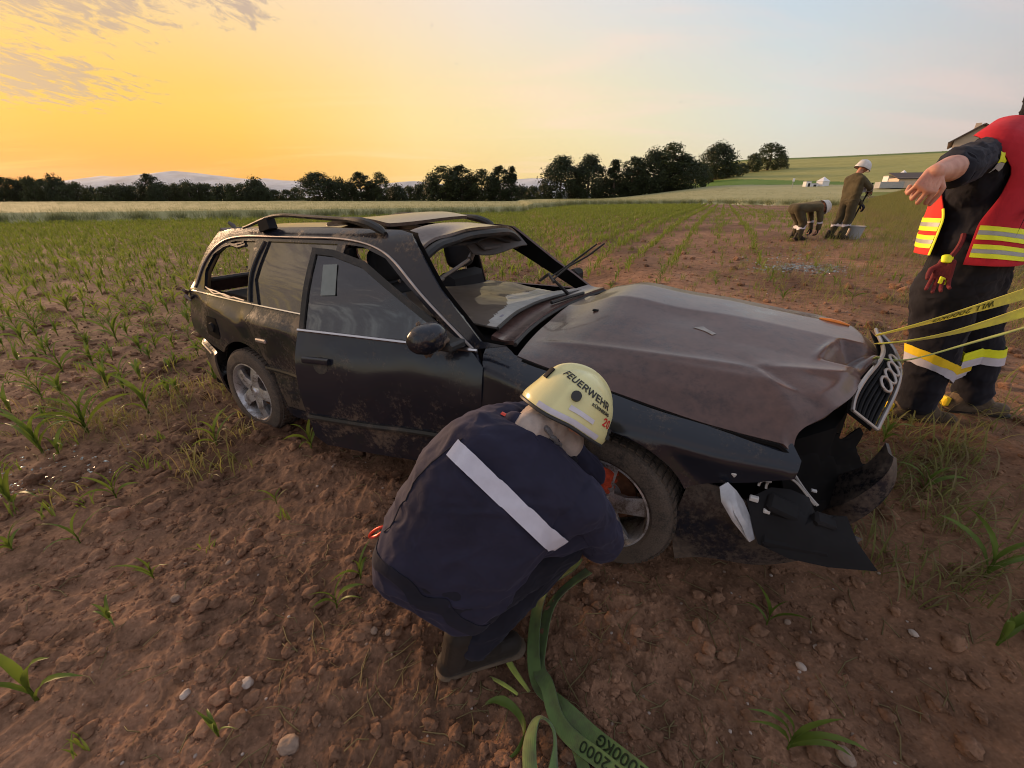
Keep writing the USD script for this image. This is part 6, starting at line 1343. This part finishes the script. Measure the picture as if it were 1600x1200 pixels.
instancer('soil_clods', [(lump(i, .8, .7), 'clod', 50) for i in range(6)], np.c_[x, y, ground_z(x, y) + s * .25], rg.uniform(0, 6.28, len(x)), s, rg.integers(0, 6, len(x)), rg.uniform(-.4, .4, len(x)), kind='stuff')
plain('stone', (.27, .19, .14), .85, var=.3, vscale=30, bump=.4, bscale=120)
plain('pale_stone', (.42, .34, .29), .8, var=.2, vscale=30, bump=.4, bscale=120)
n = 480; r = np.exp(rg.uniform(math.log(.7), math.log(10), n)); a = np.radians(rg.uniform(-62, 62, n)); x, y = r * np.sin(a), r * np.cos(a); s = rg.uniform(.003, .0085, n) * np.clip(.6 + .2 * r, .6, 2)
instancer('pebbles', [(lump(20 + i, .25, .7), 'stone' if i % 2 else 'pale_stone', True) for i in range(4)], np.c_[x, y, ground_z(x, y) + s * .3], rg.uniform(0, 6.28, n), s, rg.integers(0, 4, n), kind='stuff')
for i, (x, y, q, mt, lb) in enumerate([(-.93, .90, .024, 'pale_stone', 'round pale stone, left of the boot of the crouching man'), (-1.11, .86, .017, 'pale_stone', 'flat whitish stone left of the round pale stone'), (-.70, .73, .034, 'stone', 'largest brown stone at the bottom, left of centre'),
        (-1.33, 1.44, .014, 'stone', 'small stone in the middle of the left soil, nearest the seedlings'), (-1.43, 1.24, .022, 'stone', 'brown stone below the small yellow-tipped maize plant'), (-1.55, 1.44, .017, 'stone', 'dull stone beside the yellow-tipped maize plant'), (-.54, 1.09, .017, 'stone', 'left stone of the pair below the hem of the navy jacket'), (-.48, 1.09, .017, 'stone', 'right stone of the pair below the hem of the navy jacket'),
        (1.06, .97, .018, 'pale_stone', 'pale stone on the dark soil below the broken lamp'), (1.13, 1.16, .014, 'stone', 'rounded stone nearest the hanging lamp housing'), (1.53, 1.06, .016, 'pale_stone', 'pale stone alone in the right foreground soil'), (1.18, 1.05, .016, 'pale_stone', 'angular pale stone a little above the pale stone on dark soil'), (1.01, .69, .028, 'stone', 'brown stone cut by the bottom edge at the right'), (-1.38, 1.69, .013, 'stone', 'small stone on the soil between plants and wheel')]):
    m = lump(60 + i, .28, .62, 3); v = np.array(m.vertices) * q; a = i * 1.7; v[:, :2] = v[:, :2] @ np.array([[math.cos(a), -math.sin(a)], [math.sin(a), math.cos(a)]])
    o = obj('stone', TM(v + [x, y, gz1(x, y) + q * .35], m.faces), mt, smooth=True); cd(o.GetPrim() if hasattr(o, 'GetPrim') else o, lb, 'stone')
# broken glass
pane('glass_shard', (.75, .80, .76), (.10, .35), (.62, .64, .60), 1.6)
pl_, cx = [], []
for (gx, gy, sx_, sy_, n) in [(5.06, 7.69, .34, .22, 420), (5.3, 7.3, .25, .2, 160), (5.5, 8.7, .5, .35, 140), (-2.97, 2.02, .20, .16, 90), (-3.0, 2.25, .25, .12, 40), (-2.75, 2.2, .22, .12, 24), (7.0, 9.8, .8, .5, 90)]:
    pl_.append(np.c_[rg.normal(gx, sx_, n), rg.normal(gy, sy_, n), np.full(n, 1.0 if gy > 4 else .42)])
pl_ = np.vstack(pl_); shard = [(trimesh.convex.convex_hull(np.random.default_rng(70 + i).normal(0, 1, (7, 3)) * [.016, .012, .003]), 'glass_shard', False) for i in range(4)]
instancer('glass_splinters', shard, np.c_[pl_[:, :2], ground_z(pl_[:, 0], pl_[:, 1]) + .006], rg.uniform(0, 6.28, len(pl_)), pl_[:, 2] * rg.uniform(.6, 1.6, len(pl_)), rg.integers(0, 4, len(pl_)), rg.uniform(-.5, .5, len(pl_)), kind='stuff')
# webbing
def webbing(name, col, dirty):
    n = {'g': ('texture_coordinate', {}), 'a': ('noise_texture', {'scale': 14.0, 'detail': 6.0, 'roughness': .6}), 'r': ('rgb_ramp', {'ramp': [(.3, dirty), (.52, col), (.75, tuple(c * 1.15 for c in col))]}), 'w': ('wave_texture', {'scale': 160.0, 'distortion': .5}), 'b': ('bump', {'strength': .35, 'distance': .001}), 'p': ('principled_bsdf', {'roughness': .75, 'sheen_weight': .2})}
    mat(name, n, [('g.object', 'a.vector'), ('a.fac', 'r.fac'), ('r.color', 'p.base_color'), ('g.object', 'w.vector'), ('w.fac', 'b.height'), ('b.normal', 'p.normal')])
webbing('yellow_webbing', (.74, .66, .05), (.50, .42, .06)); webbing('lime_webbing', (.34, .40, .07), (.22, .22, .06)); webbing('green_webbing', (.115, .185, .050), (.085, .095, .040))
plain('strap_ink', (.10, .10, .02), .7, var=.2); plain('sling_ink', (.025, .045, .015), .7, var=.2)
def ribbon(path, wdir, w, n=60, t=.004, sag=None):
    p = spl(path, n); wd = np.asarray(wdir, float); wd = np.stack([np.interp(np.linspace(0, 1, n), np.linspace(0, 1, len(wd)), wd[:, k]) for k in range(3)], 1) if wd.ndim == 2 else np.broadcast_to(wd, (n, 3))
    tg = np.gradient(p, axis=0); tg /= np.linalg.norm(tg, axis=1, keepdims=True); wd = wd - tg * (wd * tg).sum(1, keepdims=True); wd = wd / np.linalg.norm(wd, axis=1, keepdims=True); nn = np.cross(tg, wd)
    w = np.interp(np.linspace(0, 1, n), np.linspace(0, 1, len(w)), w) if np.ndim(w) else np.full(n, w)
    def fn(u, v):
        k = np.rint(u * (n - 1)).astype(int); return p[k] + wd[k] * ((v - .5) * w[k])[..., None] + nn[k] * (.10 * w[k] * ((v - .5) * 2) ** 2)[..., None]
    m = thick(grid(n, 6, fn), t)
    def at_(s, v, off=0.0):
        """s metres along from the start, v from -.5 to .5 across"""
        L = np.r_[0, np.cumsum(np.linalg.norm(np.diff(p, axis=0), axis=1))]
        P_, W_, N_ = (np.stack([np.interp(s, L, q[:, k]) for k in range(3)], -1) for q in (p, wd, nn)); ww = np.interp(s, L, w)
        return P_ + W_ * (v * ww)[..., None] + N_ * (off + .10 * ww * (v * 2) ** 2)[..., None]
    return m, at_
def strap_text(at_, text, s0, hgt_, w, mt, parent, flip=1, off=.003):
    m = meshkit.text_mesh(text, hgt_, .0006, True).subdivide_to_size(.012); v = np.array(m.vertices)
    q = at_(s0 + flip * v[:, 0], flip * (v[:, 1] - hgt_ / 2) / w, off); obj('lettering', TM(q, m.faces), mt, parent, smooth=False)
s1 = thing('lifting_strap', 'upper yellow strap with upside-down lettering from the grille to the right edge', 'strap', (0, 0, 0))
up = A(-.28, .50, .81)
m, f_ = ribbon([(1.70, 1.86, .985), (1.90, 1.86, 1.045), (2.35, 1.90, 1.172), (2.9, 1.96, 1.32), (3.5, 2.03, 1.46)], np.array([A(.0, -.8, .6), up, up]), [.030, .046, .056, .058, .058], 80)
obj('webbing', m, 'yellow_webbing', s1, smooth=True)
strap_text(f_, 'WLL 2000KG', .52, .032, .054, 'strap_ink', s1, -1, .003)
s2 = thing('lifting_strap', 'middle yellow strap running just below the lettered one', 'strap', (0, 0, 0))
m, f_ = ribbon([(1.70, 1.85, .945), (1.90, 1.84, .975), (2.38, 1.88, 1.098), (2.9, 1.93, 1.235), (3.5, 2.0, 1.375)], np.array([A(.0, -.9, .4), up, up]), [.030, .042, .052, .056, .056], 80); obj('webbing', m, 'yellow_webbing', s2, smooth=True)
s3 = thing('lifting_strap', 'lowest slack strap, dull lime green, twisted edge-on', 'strap', (0, 0, 0))
m, f_ = ribbon([(1.60, 1.72, .925), (1.75, 1.76, .895), (2.05, 1.84, .925), (2.43, 1.88, 1.03), (2.9, 1.95, 1.16), (3.5, 2.02, 1.30)], np.array([A(0, -.7, .7), A(.1, -.8, .3), A(.1, -.5, .7), up]), [.020, .024, .034, .042, .05, .05], 80); obj('webbing', m, 'lime_webbing', s3, smooth=True)
obj('hook_cord', tube([(1.52, 1.63, .93), (1.58, 1.69, .92), (1.66, 1.75, .90)], .007, 6, spline=10), 'black_trim', s3)
# green sling on the ground
sl_ = thing('ground_sling', 'green lettered lifting sling lying on the soil in front of the crouching man', 'sling', (0, 0, 0))
def lay(pts, lift=.022): return [(x, y, gz1(x, y) + (lift if np.ndim(lift) == 0 else lift[i])) for i, (x, y) in enumerate(pts)]
flat_ = A(1, .15, .25)
m, f1_ = ribbon(lay([(.30, 1.40), (.22, 1.32), (.14, 1.25), (.095, 1.13), (.08, .99), (.095, .90), (.16, .82), (.235, .75), (.33, .655), (.45, .53)], [.05, .05, .05, .05, .04, .03, .03, .03, .04, .05]), np.array([A(.5, -.8, .3), A(.9, .3, .5), A(.9, .15, .5), A(1, .2, .2), A(.7, .6, .2), A(.7, .7, .2)]), .048, 90); obj('webbing', m, 'green_webbing', sl_, smooth=True)
m, f2_ = ribbon(lay([(.34, 1.34), (.25, 1.28), (.155, 1.18), (.115, 1.05), (.10, .93), (.12, .86), (.135, .80), (.175, .74), (.245, .68), (.34, .59), (.44, .49)], [.03, .03, .03, .03, .05, .06, .05, .03, .03, .03, .03]), np.array([A(.5, -.8, .3), A(.9, .3, .5), A(.9, .15, .6), A(1, .2, .4), A(.8, .5, .3), A(.7, .7, .2)]), .046, 90); obj('webbing', m, 'green_webbing', sl_, smooth=True)
m, f3_ = ribbon([(.055, .60, .03), (.052, .66, .05), (.058, .72, .085), (.085, .755, .10), (.118, .742, .09), (.130, .69, .05), (.128, .61, .03)], np.array([A(1, .1, .2), A(.9, -.2, .35), A(.2, -.5, .8), A(-.3, -.6, .7), A(-.9, -.2, .3)]), .042, 60); obj('webbing', m, 'green_webbing', sl_, smooth=True)
m, f4_ = ribbon(lay([(.165, .775), (.19, .74), (.205, .69), (.215, .63), (.22, .56)]), np.array([A(1, .2, .2), A(1, .1, .5)]), .034, 40); obj('webbing', m, 'green_webbing', sl_, smooth=True)
strap_text(f1_, '2000KG', 1.0, .030, .048, 'sling_ink', sl_, -1, .003); strap_text(f2_, 'WLL 2000', .97, .028, .046, 'sling_ink', sl_, -1, .003)
strap_text(f3_, 'WLL', .20, .026, .042, 'sling_ink', sl_, -1, .003)
tagb = A(.165, 1.275, gz1(.165, 1.275) + .085); obj('sling_tag', thick(TM([tagb + A(-.03, -.012, .0), tagb + A(.01, -.03, .0), tagb + A(.035, .012, .03), tagb + A(.005, .03, .03)], [[0, 1, 2], [0, 2, 3]]), .001), 'white_sheet', sl_)
obj('frayed_end', cat([tube(lay([(-.03, 1.05), (-.01, .98), (.02, .93), (.06, .88)], .03), [.008, .012, .010, .006], 6, spline=14, flat=.5), tube(lay([(-.08, .93), (-.03, .90), (.02, .87)], .02), [.005, .008, .005], 6, spline=10, flat=.5)]), 'lime_webbing', sl_)
# trodden maize by the sling
for nm_, pts in (('torn_leaf', [(-.09, .845), (-.03, .85), (.02, .815), (.04, .76), (.01, .70), (-.03, .68)]),):
    m, _ = ribbon(lay(pts, .02), A(.3, 1, .3), [.006, .03, .022, .018, .012, .004], 40, .0008); o = obj(nm_, m, 'corn_leaf', smooth=True); cd(o, 'torn maize leaf curling beside the sling', 'leaf')
# bucket beside the distant men
bk = thing('tub', 'grey rubble tub standing beside the distant standing firefighter', 'tub', (8.80, 11.40, float(height(np.array([8.80]), np.array([11.40]))[0])))
obj('tub_body', lathe([(0, 0), (.17, 0), (.225, .30), (.235, .30), (.235, .315), (.215, .315), (.165, .02), (0, .02)], 28).apply_transform(_TM.rotation_matrix(math.pi / 2, [1, 0, 0])), 'grey_board', bk)
obj('tub_handle', tube([(-.225, 0, .29), (-.26, 0, .25), (-.22, 0, .20)], .008, 6), 'black_plastic', bk)
# the air
if HAZE:
    mat('haze_air', {'v': ('principled_volume', {'color': (.86, .88, .92), 'density': HAZE, 'anisotropy': .3})}, [], surface=None, volume='v.volume')
    o = obj('haze', TM(*[np.array(trimesh.creation.box((29000, 29000, 760)).vertices) + [0, 0, 366], trimesh.creation.box((29000, 29000, 760)).faces]), 'haze_air', smooth=False, kind='stuff')
